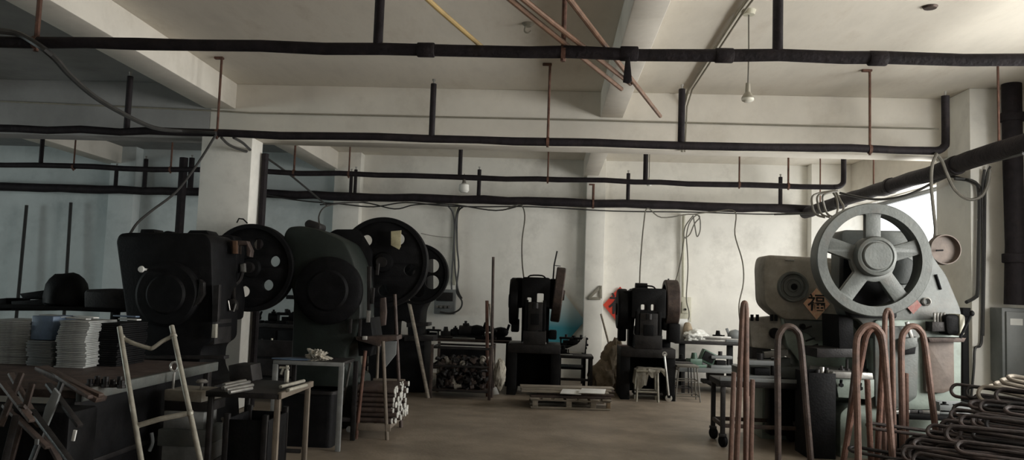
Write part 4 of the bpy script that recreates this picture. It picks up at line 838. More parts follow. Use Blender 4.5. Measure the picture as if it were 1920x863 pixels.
# ------------------------------------------------------------------ wheeled cart before the worn grey press
xa, xb = P(1348, 700, 8.4).x, P(1516, 712, 8.4).x; zt = P(1430, 716, 8.4).z
t = thing('cart', 'dark wheeled steel cart in front of the worn grey press', 'cart', ((xa+xb)/2, 8.62, 0))
MB().box(((xa+xb)/2, 8.62, zt-.03), (xb-xa, .56, .06), bev=.006).build('tabletop', M['iron'], t)
MB().box(((xa+xb)/2, 8.36, zt+.01), (xb-xa, .03, .05), bev=.004).build('front_lip', M['cabinet'], t)
for x in (xa+.04, xb-.04):
    for y in (8.38, 8.86): MB().box((x, y, zt/2+.05), (.045, .045, zt-.16), bev=.004).build('leg', M['iron'], t)
for y in (8.38, 8.86): MB().box(((xa+xb)/2, y, .22), (xb-xa-.1, .03, .04), bev=.003).build('rail', M['darkrust'], t)
for x in (xa+.04, xb-.04):
    MB().box((x, 8.62, .22), (.03, .44, .04), bev=.003).build('rail', M['darkrust'], t)
    for y in (8.38, 8.86):
        o = MB().box((x, y, .125), (.07, .06, .03), bev=.004).build('caster', M['iron'], t)
        MB().lathe([(0, -.025), (.05, -.025), (.062, -.015), (.062, .015), (.05, .025), (0, .025)], Matrix.Translation((x+.01, y+.02, .062)) @ Euler((0, pi/2, .4)).to_matrix().to_4x4(), 24).build('wheel', M['soot'], o)
die('grey machine vice on the cart before the worn grey press', (P(1425, 700, 8.6).x, 8.6, zt), 1.25, 0, 'cabinet', .1)
tag(MB().box(P(1450, 728, 8.5)+Vector((0, .05, .02)), (.16, .1, .012), (.1, .2, .3), bev=.003).build('bright_offcut', M['bright']), 'bright metal offcut at the front of the cart', 'offcut')['label'] = 'bright metal offcut at the front edge under the cart top'
# black bin between the cart and the large press
a, b_ = P(1516, 700, 8.0), P(1566, 700, 8.0)
t = thing('scrap_bin', 'tall black bin between the cart and the large flywheel press', 'bin', ((a.x+b_.x)/2, 8.2, 0))
zt2 = P(1540, 700, 8.0).z; cx = (a.x+b_.x)/2; w_ = b_.x-a.x
for s in (-1, 1):
    MB().box((cx+s*w_/2, 8.2, zt2/2), (.015, .4, zt2), bev=.003).build('side_panel', M['soot'], t); MB().box((cx, 8.2+s*.2, zt2/2), (w_, .015, zt2), bev=.003).build('end_panel', M['soot'], t)
MB().box((cx, 8.2, .02), (w_, .4, .03)).build('floor_plate', M['soot'], t)
for i, (px, py) in enumerate(((1528, 692), (1538, 688), (1548, 690), (1558, 694))):
    p = P(px, py, 8.2); tag(MB().cyl((p.x, 8.15+.03*i, zt2-.25), (p.x+.02, 8.17+.03*i, p.z), .022, 10, bev=.004).build('metal_offcut', M['steel'] if i % 2 else M['iron']), 'metal offcut sticking out of the tall black bin, %s from the left' % ORD[i], 'offcut')
tag(MB().box((P(1470, 770, 8.95).x, 9.05-.2, .36), (.42, .2, .56), bev=.02).box((P(1470, 770, 8.95).x, 8.75, .66), (.46, .24, .04)).build('shaded_press_base', M['soot']), 'black block under the cart standing in for the shadowed press base', 'box')  # black block stands in for the shadowed base of the worn grey press

# ------------------------------------------------------------------ bent rods: standing hairpins
def hairpin(label, pts, r, mt, Y=None, name='bent_bar', sm=6, group=None):
    return tag(MB().tube(pts, r, 10, smooth=sm).build(name, mt), label, 'bent bar', group)
def floorpt(px, py, Y):       # continue a leg seen at row py straight on to the floor at depth Y
    v = P(px, py, Y); return v
def ubar(label, lt, lb, ap, rt_, rb, Y, r, mt, dy=0.0):
    """lt/rt_: picture points where the bend meets each leg; lb/rb: points low on each leg; ap: top of the bend"""
    def leg(a, b):
        A, B = P(*a, Y), P(*b, Y); k = A.z/(A.z-B.z); q = A+(B-A)*k; return Vector((q.x, Y+dy, 0.0)), A
    f1, A = leg(lt, lb); f2, B = leg(rt_, rb); T = P(*ap, Y); T.z -= r
    m1 = Vector((A.x*.62+T.x*.38, Y, A.z*.28+T.z*.72)); m2 = Vector((B.x*.62+T.x*.38, Y, B.z*.28+T.z*.72))
    return hairpin(label, catmull([f1, f1.lerp(A, .5), f1.lerp(A, .97), m1, T, m2, f2.lerp(B, .97), f2.lerp(B, .5), f2], 6), r, mt, sm=0)
ubar('rusty hairpin bar standing wide open before the cart', (1458, 640), (1459, 850), (1478, 606), (1501, 638), (1519, 850), 6.9, .027, M['darkrust'])
ubar('rusty hairpin bar at the front of the pair before the large press', (1605, 645), (1609, 850), (1632, 604), (1656, 640), (1672, 840), 6.6, .027, M['rustred'])
ubar('darker hairpin bar behind, with one slanting leg, before the large press', (1618, 660), (1584, 850), (1637, 612), (1655, 660), (1646, 840), 6.95, .025, M['rust'])
ubar('rusty hairpin bar standing closest to the pile of bent bars', (1690, 640), (1692, 800), (1711, 606), (1733, 638), (1751, 780), 7.35, .028, M['rustred'])
ubar('narrow reddish hairpin seen on edge, tallest under the huge flywheel', (1659, 600), (1658, 840), (1665, 577), (1672, 600), (1675, 760), 7.1, .022, M['rustred'])
ubar('narrow red hairpin seen on edge at the left end of the row', (1392, 590), (1381, 855), (1396, 563), (1399, 590), (1399, 850), 6.7, .024, M['rustred'])
def stub(label, x0, y0, x1, Y, w, mt):
    a, b_ = P(x0, y0, Y), P(x1, 860, Y); k = a.z/(a.z-b_.z); f = a+(b_-a)*k
    return tag(MB().bar(a, Vector((f.x, Y, 0)), w, w*.6, bev=.006).build('flat_bar', mt), label, 'bar')
stub('short reddish flat bar left of the narrow red hairpin', 1376, 698, 1370, 6.5, .05, M['rustred'])
stub('short reddish flat bar right of the narrow red hairpin', 1411, 712, 1408, 6.6, .05, M['rustred'])
stub('short flat bar standing inside the pair of hairpins', 1626, 712, 1633, 6.75, .055, M['rust'])
t = P(1629, 712, 6.74)
stub('short reddish flat bar behind the hairpin closest to the pile', 1699, 700, 1700, 7.55, .05, M['rust'])
stub('slanting dark flat bar at the left of the pair of hairpins', 1606, 640, 1583, 7.3, .04, M['darkrust'])

# ------------------------------------------------------------------ pile of bent bars at the lower right
def pin_mesh(L_, w, r, mt):
    b = MB(); pts = [(L_, -w/2, 0), (L_*.5, -w/2*1.02, 0), (w*.6, -w/2, 0)]+[(w/2-w/2*sin(R(a)), -w/2*cos(R(a)), 0) for a in range(15, 180, 15)]+[(w*.6, w/2, 0), (L_*.5, w/2*1.02, 0), (L_, w/2, 0)]
    b.tube(pts, r, 8); return b.build('bent_bar', mt, local=True)
PINS = [pin_mesh(1.3, .110, .0145, M['heapiron']), pin_mesh(1.2, .10, .014, M['iron']), pin_mesh(1.4, .125, .016, M['heapiron']), pin_mesh(1.2, .13, .0165, M['greywood'])]
GP = 'bent bars heaped at the lower right'
q = random.Random(21); used = set()
HD = R(-30); hd = Vector((cos(HD), sin(HD), 0)); hn = Vector((sin(HD), -cos(HD), 0))     # along the bars; across the heap towards the room's near end
def lay_pin(src, p, rz, ry, rx, label, grp=None):
    o = src if src.name not in used else src.copy()
    if src.name in used: COL.objects.link(o)
    used.add(src.name); o.location = p; o.rotation_euler = (rx, ry, rz); return tag(o, label, 'bent bar', grp)
H0 = Vector((3.30, 7.55, 0))
for l_, n_ in enumerate((28, 27, 25, 23, 20, 17, 14, 10)):
    for i in range(n_):
        a_ = (.045+.003*l_)*i+q.uniform(-.02, .02)
        p = H0+hn*a_+hd*(q.uniform(-.16, .22)+.085*l_-.006*i)+Vector((0, 0, .07+.088*l_+q.uniform(-.01, .02)))
        lay_pin(q.choice(PINS[:3]), p, HD+R(q.uniform(-13, 9)), R(q.uniform(-1, 4)), R(q.uniform(15, 85)), 'dark rusty bent bar lying in the tangled heap at the lower right', GP)
for i, (a_, s_, rx, src) in enumerate(((.10, .34, 72, 0), (.16, .46, 68, 1), (.20, .55, 75, 3), (.26, .68, 66, 2))):
    lay_pin(PINS[src], H0+hn*(a_+.02)+hd*s_+Vector((0, 0, .78)), HD+R(2*i-6), R(3), R(rx), 'bent bar set on edge on top of the heap, %s from the left' % ORD[i])
for i in range(4):
    lay_pin(PINS[3], H0+hn*(-.06+.13*i)+hd*(.62+.05*i)+Vector((0, 0, .82+.04*i)), HD+R(-13+4*i), R(8), R(12), 'pale bent bar sloping flat along the top of the heap, %s from the bottom' % ORD[i])
for i in range(3):
    lay_pin(PINS[i], H0+hn*(.9+.22*i)+hd*(-.22-.1*i)+Vector((0, 0, .50-.17*i)), HD+R(18-14*i), R(4), R(14), 'bent bar slipped down the near slope of the heap, %s from the top' % ORD[i])

# low table and box behind the heap
zt = P(1720, 772, 7.9).z
t = bench('low_table', 'low table with tool clutter at the foot of the large flywheel press', 'table', P(1672, 772, 7.75).x, P(1800, 772, 7.75).x, 7.62, 7.95, zt, leg=.05, mt=M['soot'])
for i, (px, L_, a_) in enumerate(((1690, .3, .5), (1705, .4, .2), (1722, .35, -.3), (1745, .3, .4))):
    timber('tool_bar', 'dark steel tool lying on the low table, %s from the left' % ORD[i], 'tool', P(px, 768, 7.8).x, 7.74+.03*i, zt, L_, .05, .03, a_, M['iron'] if i % 2 else M['steel'])
c = P(1778, 758, 7.9)
t = thing('plastic_tray', 'clear pale tray with black parts beside the large press', 'tray', (c.x, 7.85, zt))
MB().box((c.x, 7.85, zt+.01), (.28, .16, .02)).build('tray_floor', M['cabinet'], t)
for s in (-1, 1): MB().box((c.x+s*.14, 7.85, zt+.06), (.008, .16, .1), bev=.002).build('side', M['cabinet'], t); MB().box((c.x, 7.85+s*.08, zt+.06), (.28, .008, .1 if s > 0 else .05), bev=.002).build('side', M['cabinet'], t)
for i, (dx, sz) in enumerate(((-.07, .07), (.02, .05), (.08, .06))): tag(MB().box((c.x+dx, 7.83, zt+.02+sz/2), (sz, sz*.8, sz), bev=.008).cyl((c.x+dx, 7.83, zt+.02+sz), (c.x+dx, 7.83, zt+.04+sz), sz*.25, 10).build('machine_part', M['soot']), 'black machine part in the pale tray, %s from the left' % ORD[i], 'part')

# ------------------------------------------------------------------ left side: ladder, benches, stacks
a0, a1 = P(224, 614, 5.15), P(262, 850, 4.75); b0, b1_ = P(322, 612, 5.2), P(372, 850, 4.8)
def toFloor(a, b): k = a.z/(a.z-b.z); f = a+(b-a)*k; f.z = 0.015; return f
t = thing('ladder', 'pale tube ladder with a sagging top rung at the lower left', 'ladder', toFloor(a0, a1))
MB().tube([a0, a0.lerp(a1, .5), toFloor(a0, a1)], .0165, 12).build('rail', M['galv'], t); MB().tube([b0, b0.lerp(b1_, .5), toFloor(b0, b1_)], .0165, 12).build('rail', M['galv'], t)
MB().tube([P(229, 634, 5.13), P(250, 644, 5.12), P(279, 653, 5.13), P(288, 652, 5.13), P(305, 640, 5.15), P(325, 630, 5.17)], .0135, 10, smooth=4).build('rung', M['galv'], t)['label'] = 'sagging bent top rung'
MB().tube([P(256, 799, 4.84), P(300, 786, 4.84), P(356, 775, 4.9)], .0165, 10).build('rung', M['galv'], t)
q_ = toFloor(a0, a1).lerp(a0, .18); MB().tube([q_, toFloor(b0, b1_).lerp(b0, .19)], .0165, 10).build('rung', M['galv'], t)
for p in (P(229, 634, 5.13), P(325, 630, 5.17), P(256, 799, 4.84), P(356, 775, 4.9)): MB().blob(p, (.045, .045, .05), int(p.x*100) % 9, .2, 2).build('weld', M['galv'], t)
# long bench
zb = .80
t = bench('work_bench', 'long rusty work bench on the left carrying stacks of sheets', 'bench', -6.6, -2.92, 4.9, 6.95, zb, leg=.08, top=.05, mt=M['darkrust'], lm=M['iron'], rail=.3)
MB().box((-2.975, 5.92, .40), (.02, 1.85, .68), bev=.004).build('side_panel', M['soot'], t)  # black sheet added to keep the space below the bench edge dark
MB().box((-2.90, 5.92, zb-.03), (.04, 2.05, .075), bev=.005).build('edge_angle', M['grey_cast'], t)['label'] = 'paler steel edge strip'
def stack(lab, grp, x0, x1, Y0_, Y1_, h, n, mt, cat='sheet', rot=0, jit=.008, wavy=0):
    th = h/n; w, d = x1-x0, Y1_-Y0_
    src = None; q = random.Random(int(abs(x0)*100))
    for i in range(n):
        if src is None:
            src = MB().box((0, 0, th/2), (w, d, th*.84), bev=.002).build('metal_sheet', mt, local=True); o = src
        else: o = src.copy(); COL.objects.link(o)
        o.location = ((x0+x1)/2+q.uniform(-jit, jit)+wavy*sin(i*.33), (Y0_+Y1_)/2+q.uniform(-jit, jit), zb+i*th); o.rotation_euler.z = rot+q.uniform(-.012, .012)
        tag(o, lab, cat, grp)
    return o
zz = lambda px, py, Y: P(px, py, Y).z
stack('pale flat sheet in the stack at the far left edge of the bench', 'sheets of the stack at the left edge', P(-40, 600, 6.2).x, P(53, 600, 6.2).x, 6.2, 6.7, zz(20, 602, 6.2)-zb, 26, M['sheet'], rot=.04)
hB = zz(80, 640, 6.15)-zb
stack('grey flat sheet in the low middle stack under the blue box', 'sheets of the low middle stack', P(56, 600, 6.15).x, P(104, 600, 6.15).x, 6.15, 6.6, hB, 16, M['cabinet'], rot=-.03, wavy=.008)
stack('pale flat sheet in the stack right of the blue box', 'sheets of the stack right of the blue box', P(108, 600, 6.1).x, P(162, 600, 6.1).x, 6.1, 6.55, zz(140, 602, 6.1)-zb, 26, M['sheet'], rot=.05, wavy=.006)
stack('dark sheet in the stack behind the ladder top', 'dark sheets of the stack behind the ladder', P(172, 600, 6.3).x, P(225, 600, 6.3).x, 6.3, 6.75, zz(200, 606, 6.3)-zb, 20, M['soot'], rot=.0)
p = P(80, 615, 6.2)
t = thing('blue_box', 'worn blue carton on the low middle stack of sheets', 'box', (p.x, 6.35, zb+hB))
hb = zz(80, 592, 6.2)-zb-hB; MB().box((p.x, 6.36, zb+hB+hb/2), (.19, .3, hb*.96), (0, 0, -.1), bev=.008).build('carton', M['bluesheet'], t)
MB().box((p.x-.0, 6.36, zb+hB+hb*.97), (.20, .14, .006), (0, .06, -.1), bev=.001).build('flap', M['sheet'], t)
for i, (px, py, ln) in enumerate(((138, 598, .34), (158, 602, .3), (232, 594, .22), (236, 600, .2))):
    p = P(px, py, 6.35); timber('white_strip', 'pale strip lying on top of the sheet stacks, %s from the left' % ORD[i], 'strip', p.x, 6.35+.02*i, zz(px, py, 6.35)-.004 if i > 1 else zz(140, 602, 6.1)+.002+.012*i, ln, .05, .012, R((-20, -30, -12, -18)[i]), M['bluesheet'] if i == 2 else M['paper'])
# farther bench and covered things on it
t = bench('far_bench', 'dark bench farther back on the left, behind the sheet stacks', 'bench', -7.6, -4.4, 8.0, 8.8, 1.2, leg=.07, mt=M['soot'])
yv = 8.3
tag(MB().blob((P(125, 556, yv).x, yv, zz(125, 556, yv)), (.42, .5, .52), 5, .14, 3, flat=1.201).build('covered_lump', M['soot']), 'rounded dark lump standing highest on the far bench', 'machine part')
prof_ = lambda name, px, Y, th, mt, lab, cat, **k: tag(MB().profile(px, Y, th, **k).build(name, mt), lab, cat)
zq = 590
prof_('dark_crate', [(157, 543), (214, 541), (236, 548), (238, 582), (157, 582)], 8.1, .5, M['iron'], 'dark brown crate on the far bench right of the lump', 'crate', bev=.02, rnd_=.05)
prof_('dark_ledge', [(36, 551), (100, 542), (104, 548), (100, 560), (60, 560), (44, 562)], 8.25, .5, M['soot'], 'dark tilted board lying on the far bench left of the lump', 'board', bev=.006)
prof_('dark_block', [(20, 565), (100, 560), (100, 583), (20, 583)], 8.2, .5, M['soot'], 'dark block under the tilted board on the far bench', 'block', bev=.015)
prof_('dark_block', [(-10, 561), (12, 559), (12, 583), (-10, 583)], 8.2, .4, M['soot'], 'dark block at the far left edge of the view', 'block', bev=.015)
for lab, (xa_, ya), (xb_, yb) in (('thin grey pole against the dark left wall, left of the lump', (50, 385), (38, 560)), ('thin dark pole against the dark left wall, above the lump', (133, 380), (127, 530))):
    a, b_ = P(xa_, ya, 14.4), P(xb_, yb, 14.4); k = a.z/(a.z-b_.z); f = a+(b_-a)*k; lean(lab, Vector((f.x, 14.3, 0)), a, .03, M['cable'], 'pole', 'pole')
# tangle of scrap at the lower left
q = random.Random(5)
sc0 = [(20, 700, 110, 863), (60, 720, 20, 863), (118, 712, 60, 863), (8, 760, 90, 840), (40, 700, 0, 800), (90, 720, 150, 800), (70, 690, 190, 742), (100, 700, 170, 745), (30, 780, 10, 863), (75, 800, 40, 760), (5, 720, 60, 790), (60, 770, 120, 850)]
for i, (xa_, ya, xb_, yb) in enumerate(sc0):
    Y = 4.55-.03*i; a, b_ = P(xa_, ya, Y+.15), P(xb_, yb, Y)
    if b_.z < a.z: f = b_
    lo = a+(b_-a)*(a.z/(a.z-b_.z)) if yb > 845 else b_
    tag(MB().bar(a, lo, .035, .02).build('scrap_bar', (M['darkrust'], M['darkrust'], M['iron'])[i % 3]), 'dark scrap bar leaning in the tangle at the lower left, %s by height' % ORD[i], 'bar', 'scrap bars at the lower left')
for o in [o for o in bpy.data.objects if o.name.startswith('scrap_bar')]: o['label'] = 'dark rusty scrap bar leaning in the tangle at the lower left'
prof_('scrap_plate', [(101, 728), (111, 740), (104, 762), (88, 800), (77, 790), (84, 764)], 4.45, .02, M['cabinet'], 'small grey plate tilted among the scrap at the lower left', 'plate', bev=.004)
tag(MB().box((P(60, 800, 4.75).x-.12, 4.95-.22, .36), (.9, .3, .72), bev=.02).build('steel_box', M['soot']), 'black steel box behind the scrap tangle at the lower left', 'box')
tag(MB().box(P(139, 817, 4.35), (.018, .012, .06), (0, .15, 0), bev=.002).build('white_tag', M['paper']), 'tiny white tag in the dark at the lower left', 'tag')
tag(MB().box(P(69, 829, 4.3), (.02, .012, .03), bev=.002).build('white_tag', M['cabinet']), 'tiny grey tag low among the scrap', 'tag')
o = tag(MB().bar(P(78, 690, 4.9), P(190, 750, 4.85), .10, .03).build('plank', M['darkrust']), 'dark plank sloping across the left bench edge', 'plank')
# things on the long bench: row of punches, long bar
for i in range(7):
    p = P(160+i*10, 728, 5.05); tag(MB().cyl((p.x, 5.1+.02*(i % 3), zb), (p.x, 5.1+.02*(i % 3), zb+.05+.02*(i % 2)), .018, 10).cyl((p.x, 5.1+.02*(i % 3), zb), (p.x, 5.1+.02*(i % 3), zb+.02), .028, 10).build('punch', M['iron']), 'small dark punch in the row on the long bench, %s from the left' % ORD[i], 'punch')
# stacked die blocks behind the ladder
cz = 0; cx = P(322, 800, 6.0).x+.13
for i, (w, h, d, dx, mt_) in enumerate(((.36, .16, .4, .0, 'iron'), (.32, .13, .36, .02, 'palegrey'), (.35, .12, .38, .0, 'grey_cast'), (.29, .13, .32, -.01, 'palegrey'), (.34, .07, .3, .02, 'iron'), (.30, .08, .3, .0, 'grey_brown'))):
    timber('die_block', 'grey steel block in the stack behind the ladder, %s from the floor' % ORD[i], 'block', cx+dx, 6.05, cz, w, d, h, rnd.uniform(-.12, .12), M[mt_]); cz += h
t = thing('eye_bolt', 'pale eye bolt standing on the block stack behind the ladder', 'bolt', (cx-.13, 5.98, cz))
MB().cyl((cx-.13, 5.98, cz), (cx-.13, 5.98, cz+.13), .010, 8).build('shank', M['steel'], t)
MB().tube([(cx-.13+.03*cos(R(a)), 5.98, cz+.165+.035*sin(R(a))) for a in range(-90, 271, 30)], .009, 8).build('ring', M['bright'], t)
tag(MB().cyl((cx+.08, 6.0, cz), (cx+.08, 6.0, cz+.05), .012, 8).lathe([(0, .05), (.04, .05), (.045, .06), (.03, .075), (0, .08)], Matrix.Translation((cx+.08, 6.0, cz)), 20).build('knob_bolt', M['steel']), 'flat-headed bolt on the block stack behind the ladder', 'bolt')
t_ = MB(); tag(t_.tube([P(284, 812, 5.85), P(286, 830, 5.85), P(280, 846, 5.85)], .014, 8, smooth=3).build('bent_pin', M['cabinet']), 'short grey bent pin hanging before the block stack', 'pin')
# near table with rods
zt = .75
t = thing('work_table', 'dark table with rods on it, right of the ladder', 'table', (-2.1, 5.85, 0))
tx0, tx1, ty0, ty1 = -2.36, -1.84, 5.5, 6.25
MB().box(((tx0+tx1)/2, (ty0+ty1)/2, zt-.02), (tx1-tx0, ty1-ty0, .04), bev=.005).build('tabletop', M['iron'], t)
MB().box((tx1, (ty0+ty1)/2, zt-.015), (.03, ty1-ty0, .045), bev=.004).build('edge_strip', M['dimwood'], t)['label'] = 'paler worn right edge'
for x in (tx0+.03, tx1-.02):
    for y in (ty0+.03, ty1-.03): MB().box((x, y, (zt-.04)/2), (.036, .036, zt-.04), bev=.003).build('leg', M['dimwood'] if x > -2 else M['iron'], t)
MB().box(((tx0+tx1)/2, ty1-.03, .22), (tx1-tx0-.1, .03, .03)).build('rail', M['iron'], t)
RODG = 'rods on the near table'
for i, (xa_, ya, xb_, yb) in enumerate(((418, 728, 470, 716), (424, 732, 476, 722), (420, 722, 462, 714), (430, 736, 474, 728), (526, 726, 572, 714), (540, 732, 576, 722))):
    a, b_ = PZ(xa_, ya, zt+.016), PZ(xb_, yb, zt+.016); b_ = a+(b_-a)*.95
    tag(MB().cyl(a, b_, .014, 10, bev=.002).build('steel_rod', M['galv'] if i > 3 else M['steel']), 'steel rod lying on the near table, %s from the left' % ORD[i], 'rod')
p = PZ(541, 716, zt)
t = thing('hand_valve', 'small pale tap standing at the back of the near table', 'tap', (p.x, p.y-.05, zt))
p = p-Vector((0, .05, 0)); MB().cyl(p, p+Vector((0, 0, .09)), .018, 12).build('body', M['galv'], t); MB().cyl(p+Vector((-.06, 0, .11)), p+Vector((.015, 0, .11)), .010, 8).cyl(p+Vector((0, 0, .08)), p+Vector((0, 0, .13)), .012, 8).build('handle', M['galv'], t)
MB().tube([p+Vector((-.03, 0, .11)), p+Vector((-.035, 0, .09)), p+Vector((-.045, 0, .06))], .01, 8).build('spout', M['galv'], t)
prof_('oil_can', [(427, 686), (440, 684), (470, 685), (474, 716), (430, 716)], 6.15, .22, M['iron'], 'dark square can at the back of the near table', 'can', bev=.012)
lean('thin pale rod leaning low under the near table', PZ(446, 845, 0)+Vector((0, -.0, .012)), P(417, 785, 6.2), .012, M['steel'], 'steel_rod', 'rod')
o = tag(MB().lathe([(0, .0), (.13, 0), (.15, .03), (.16, .2), (.15, .21), (.14, .2), (.13, .04), (0, .035)], Matrix.Translation((P(440, 855, 5.35).x, 5.35, 0)), 28).build('bucket', M['cream']), 'pale round bucket on the floor by the ladder foot', 'bucket')
o.location.z = 0; 
t = thing('dark_fill_crate', 'black crate added to fill the dark under the near table', 'crate', (-2.16, 5.98, 0))  # added so the space below the tabletop stays black
for s_ in (-1, 1): MB().box((-2.16+s_*.15, 5.98, .27), (.02, .44, .5), bev=.004).build('side_panel', M['soot'], t); MB().box((-2.16, 5.98+s_*.22, .27), (.3, .02, .5), bev=.004).build('end_panel', M['soot'], t)
MB().box((-2.16, 5.98, .03), (.3, .44, .03)).build('floor_plate', M['soot'], t)
for x in (-2.30, -2.02):
    for y in (5.76, 6.2): MB().box((x, y, .28), (.04, .04, .56), bev=.004).build('corner_post', M['iron'], t)
q = random.Random(8)
for i in range(14):
    x, y = P(q.uniform(415, 455), 800, 5.9).x, q.uniform(5.75, 6.1); o = po[i % 4].copy(); COL.objects.link(o); o.location = (x, y, .0+.05*(i//7)); o.rotation_euler = (0, 0, q.uniform(0, 6)); tag(o, 'small pale casting lying on the floor under the near table', 'casting', 'castings under the near table')
# steel-framed table with rag
zt = .80
ya, yb = 7.35, 7.9; xa, xb = P(517, 684, ya).x, P(641, 682, ya).x
t = thing('frame_table', 'table with a pale steel front frame before the black green press', 'table', ((xa+xb)/2, 7.6, 0))
MB().box(((xa+xb)/2, (ya+yb)/2+.02, zt-.015), (xb-xa-.02, yb-ya-.06, .03), bev=.004).build('tabletop', M['iron'], t)
MB().box(((xa+xb)/2, ya, zt-.015), (xb-xa+.04, .04, .035), bev=.004).build('front_bar', M['palegrey'], t)
for x in (xa, xb):
    MB().box((x, ya, .385), (.045, .04, .77), bev=.004).build('leg', M['palegrey'], t); MB().box((x, yb, .385), (.045, .04, .77), bev=.004).build('leg', M['iron'], t)
MB().box(((xa+xb)/2, yb, .2), (xb-xa, .03, .04)).build('rail', M['iron'], t)
p = P(558, 680, 7.5); tag(MB().plate([(-.24, -.05), (-.05, -.1), (.16, -.06), (.14, .06), (-.1, .08)], .012, Matrix.Translation((p.x, 7.52, zt+.001)), bev=.003).build('steel_sheet', M['bluesheet']), 'flat dark blue sheet on the steel-framed table', 'sheet')
p = P(594, 676, 7.5); tag(MB().blob((p.x, 7.5, zt+.035), (.17, .14, .10), 12, .9, 4, flat=zt+.001).build('rag', M['cloth']), 'crumpled pale rag on the steel-framed table', 'rag')
lean('thin pale rod standing between the steel-framed table and the tube rack', PZ(651, 788, 0)+Vector((0, -.35, 0)), P(657, 680, 8.1), .012, M['steel'], 'steel_rod', 'rod')
o = P(656, 772, 8.3); tag(MB().blob((o.x, 8.3, .035), (.06, .05, .07), 3, .2, 2, flat=0).build('pale_scrap', M['paper']), 'tiny pale scrap on the floor left of the tube rack', 'scrap')
# rack with tubes
rx0, rx1, ry0, ry1 = -1.88, -1.57, 8.0, 8.75
t = thing('tube_rack', 'narrow rusty rack with tall posts holding a bundle of tubes', 'rack', ((rx0+rx1)/2, 8.4, 0))
def post(a, b_, r, mt): MB().tube([a, b_], r, 10).build('post', mt, t)
post(Vector((rx0, ry0, 0)), P(685, 658, ry0), .018, M['rust']); post(Vector((rx1, ry0, 0)), P(718, 640, ry0), .018, M['dimwood'])
post(Vector((rx0+.03, ry1, 0)), P(709, 640, ry1), .016, M['dimwood']); post(Vector((rx1, ry1, 0)), P(740, 552, ry1), .020, M['darkrust'])
for y in (ry0, ry1):
    MB().box(((rx0+rx1)/2, y, .12), (rx1-rx0+.06, .03, .07), bev=.004).build('cross_rail', M['dimwood'], t)
MB().box(((rx0+rx1)/2, ry1, .50), (rx1-rx0+.04, .03, .035), bev=.004).build('cross_rail', M['dimwood'], t)
for x in (rx0, rx1): MB().box((x, (ry0+ry1)/2, .12), (.03, ry1-ry0, .05), bev=.004).build('side_rail', M['dimwood'], t)
src = MB().lathe([(.020, 0), (.026, 0), (.026, .40), (.020, .40), (.020, 0)], Euler((0, pi/2, 0)).to_matrix().to_4x4(), 12).build('metal_tube', M['darkrust'], local=True)
MB().lathe([(.011, .402), (.0275, .402), (.0275, .392), (.011, .392), (.011, .402)], Euler((0, pi/2, 0)).to_matrix().to_4x4(), 12).build('cut_end', M['white'], src, local=True)['label'] = 'bright cut end'
q = random.Random(3); first = True
for r_ in range(7):
    for k in range(12):
        y = 8.08+.054*k+(.027 if r_ % 2 else 0); z = .175+.050*r_; loc = (-1.93+q.uniform(-.03, .05), y, z); rot = (0, q.uniform(-.02, .02), q.uniform(-.06, .06))
        o = src if first else dup(src, loc, rot); first = False; o.location = loc; o.rotation_euler = rot
        tag(o, 'short metal tube with a bright cut end in the rack bundle', 'tube', 'tubes bundled in the rusty rack')

# dark storage behind the black presses, partly added to keep gaps black
xa, xb = P(470, 610, 13.0).x, P(566, 610, 13.0).x; zt = P(510, 608, 13.0).z
t = thing('storage_bench', 'closed dark bench against the back wall between the two nearest black presses', 'bench', ((xa+xb)/2, 13.6, 0))
MB().box(((xa+xb)/2, 13.55, zt-.03), (xb-xa+.2, 1.1, .06), bev=.006).build('tabletop', M['iron'], t)
MB().box(((xa+xb)/2, 13.57, (zt-.06)/2), (xb-xa+.1, 1.0, zt-.06), bev=.01).build('cabinet_body', M['soot'], t)
for s_ in (-1, 1): MB().box(((xa+xb)/2+s_*(xb-xa)*.25, 13.06, zt*.5), ((xb-xa)*.46, .02, zt*.75), bev=.004).build('door', M['soot'], t)
for i, (px, k, s2) in enumerate(((478, 2, .9), (512, 3, .9), (536, 0, 1.1), (556, 2, 1.2))): die('dark casting on the closed bench at the back wall, %s from the left' % ORD[i], (P(px, 606, 13.4).x, 13.4, zt), s2, k, 'soot', .2*i)
p = P(540, 600, 13.4)
t = thing('drill_stand', 'slim dark stand with a flat head on the closed back bench', 'stand', (p.x, 13.75, zt))
MB().box((p.x, 13.75, zt+.02), (.2, .2, .04), bev=.006).build('base', M['soot'], t); MB().cyl((p.x, 13.75, zt), (p.x, 13.75, zt+.42), .025, 12).build('post', M['soot'], t); MB().box((p.x+.03, 13.72, zt+.44), (.34, .16, .07), bev=.012).build('head', M['soot'], t)
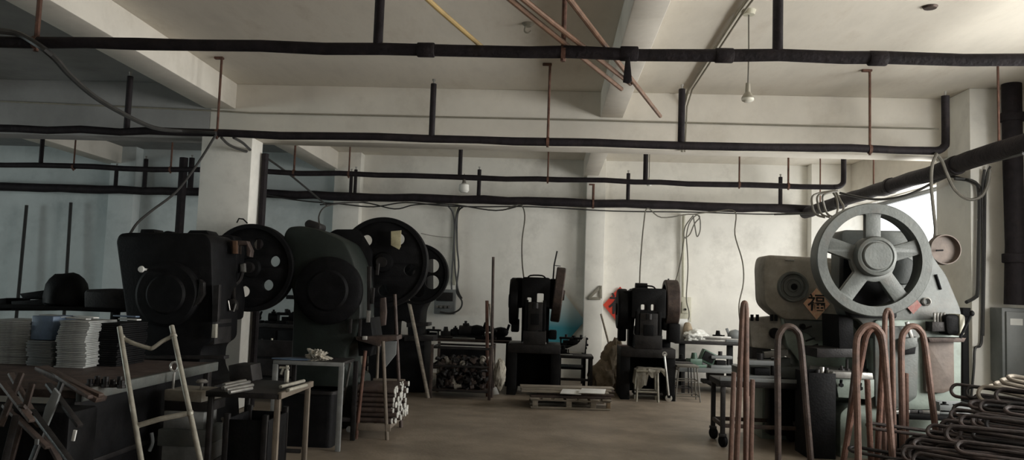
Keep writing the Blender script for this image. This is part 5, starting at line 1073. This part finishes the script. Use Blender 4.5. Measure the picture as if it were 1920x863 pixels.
xa, xb = P(468, 660, 10.2).x, P(552, 660, 10.2).x; zt = P(500, 652, 10.2).z
t = thing('dark_fill_cabinet', 'black cabinet added to fill the dark just behind the left column', 'cabinet', ((xa+xb)/2, 10.6, 0))  # added so the gap between the two presses stays black
MB().box(((xa+xb)/2, 10.6, zt/2+.04), (xb-xa, .8, zt-.08), bev=.012).build('body', M['soot'], t)
for i in range(3): MB().box(((xa+xb)/2, 10.195, .2+i*.24), (xb-xa-.05, .02, .21), bev=.004).build('drawer', M['iron'], t)
for x in (xa+.05, xb-.05):
    for y in (10.25, 10.95): MB().box((x, y, .04), (.06, .06, .08)).build('foot', M['soot'], t)
for i, px in enumerate((478, 490, 500, 509)):
    x = P(px, 655, 10.35).x; h_ = (.07, .10, .08, .11)[i]
    tag(MB().lathe([(0, 0), (.026, 0), (.028, .01), (.028, h_*.6), (.012, h_*.8), (.012, h_), (0, h_)], Matrix.Translation((x, 10.35, zt)), 14).build('bottle', M['cream'] if i > 1 else M['iron']), 'small bottle on the added black cabinet, %s from the left' % ORD[i], 'bottle')
xa, xb = P(530, 700, 7.5).x, P(628, 700, 7.5).x
t = thing('storage_tub', 'black tub pushed under the table with the pale steel frame', 'tub', ((xa+xb)/2, 7.68, 0))
MB().plate(roundpoly([(xa, 7.48), (xb, 7.48), (xb, 7.86), (xa, 7.86)], .06), .02, Matrix.Translation((0, 0, .0))).build('base', M['soot'], t)
MB().plate(roundpoly([(xa, 7.48), (xb, 7.48), (xb, 7.86), (xa, 7.86)], .06), .50, Matrix.Translation((0, 0, .02)), [roundpoly([(xa+.02, 7.50), (xb-.02, 7.50), (xb-.02, 7.84), (xa+.02, 7.84)], .05)]).build('wall', M['soot'], t)
MB().plate(roundpoly([(xa-.02, 7.46), (xb+.02, 7.46), (xb+.02, 7.88), (xa-.02, 7.88)], .07), .03, Matrix.Translation((0, 0, .49)), [roundpoly([(xa+.02, 7.50), (xb-.02, 7.50), (xb-.02, 7.84), (xa+.02, 7.84)], .05)]).build('rim', M['iron'], t)
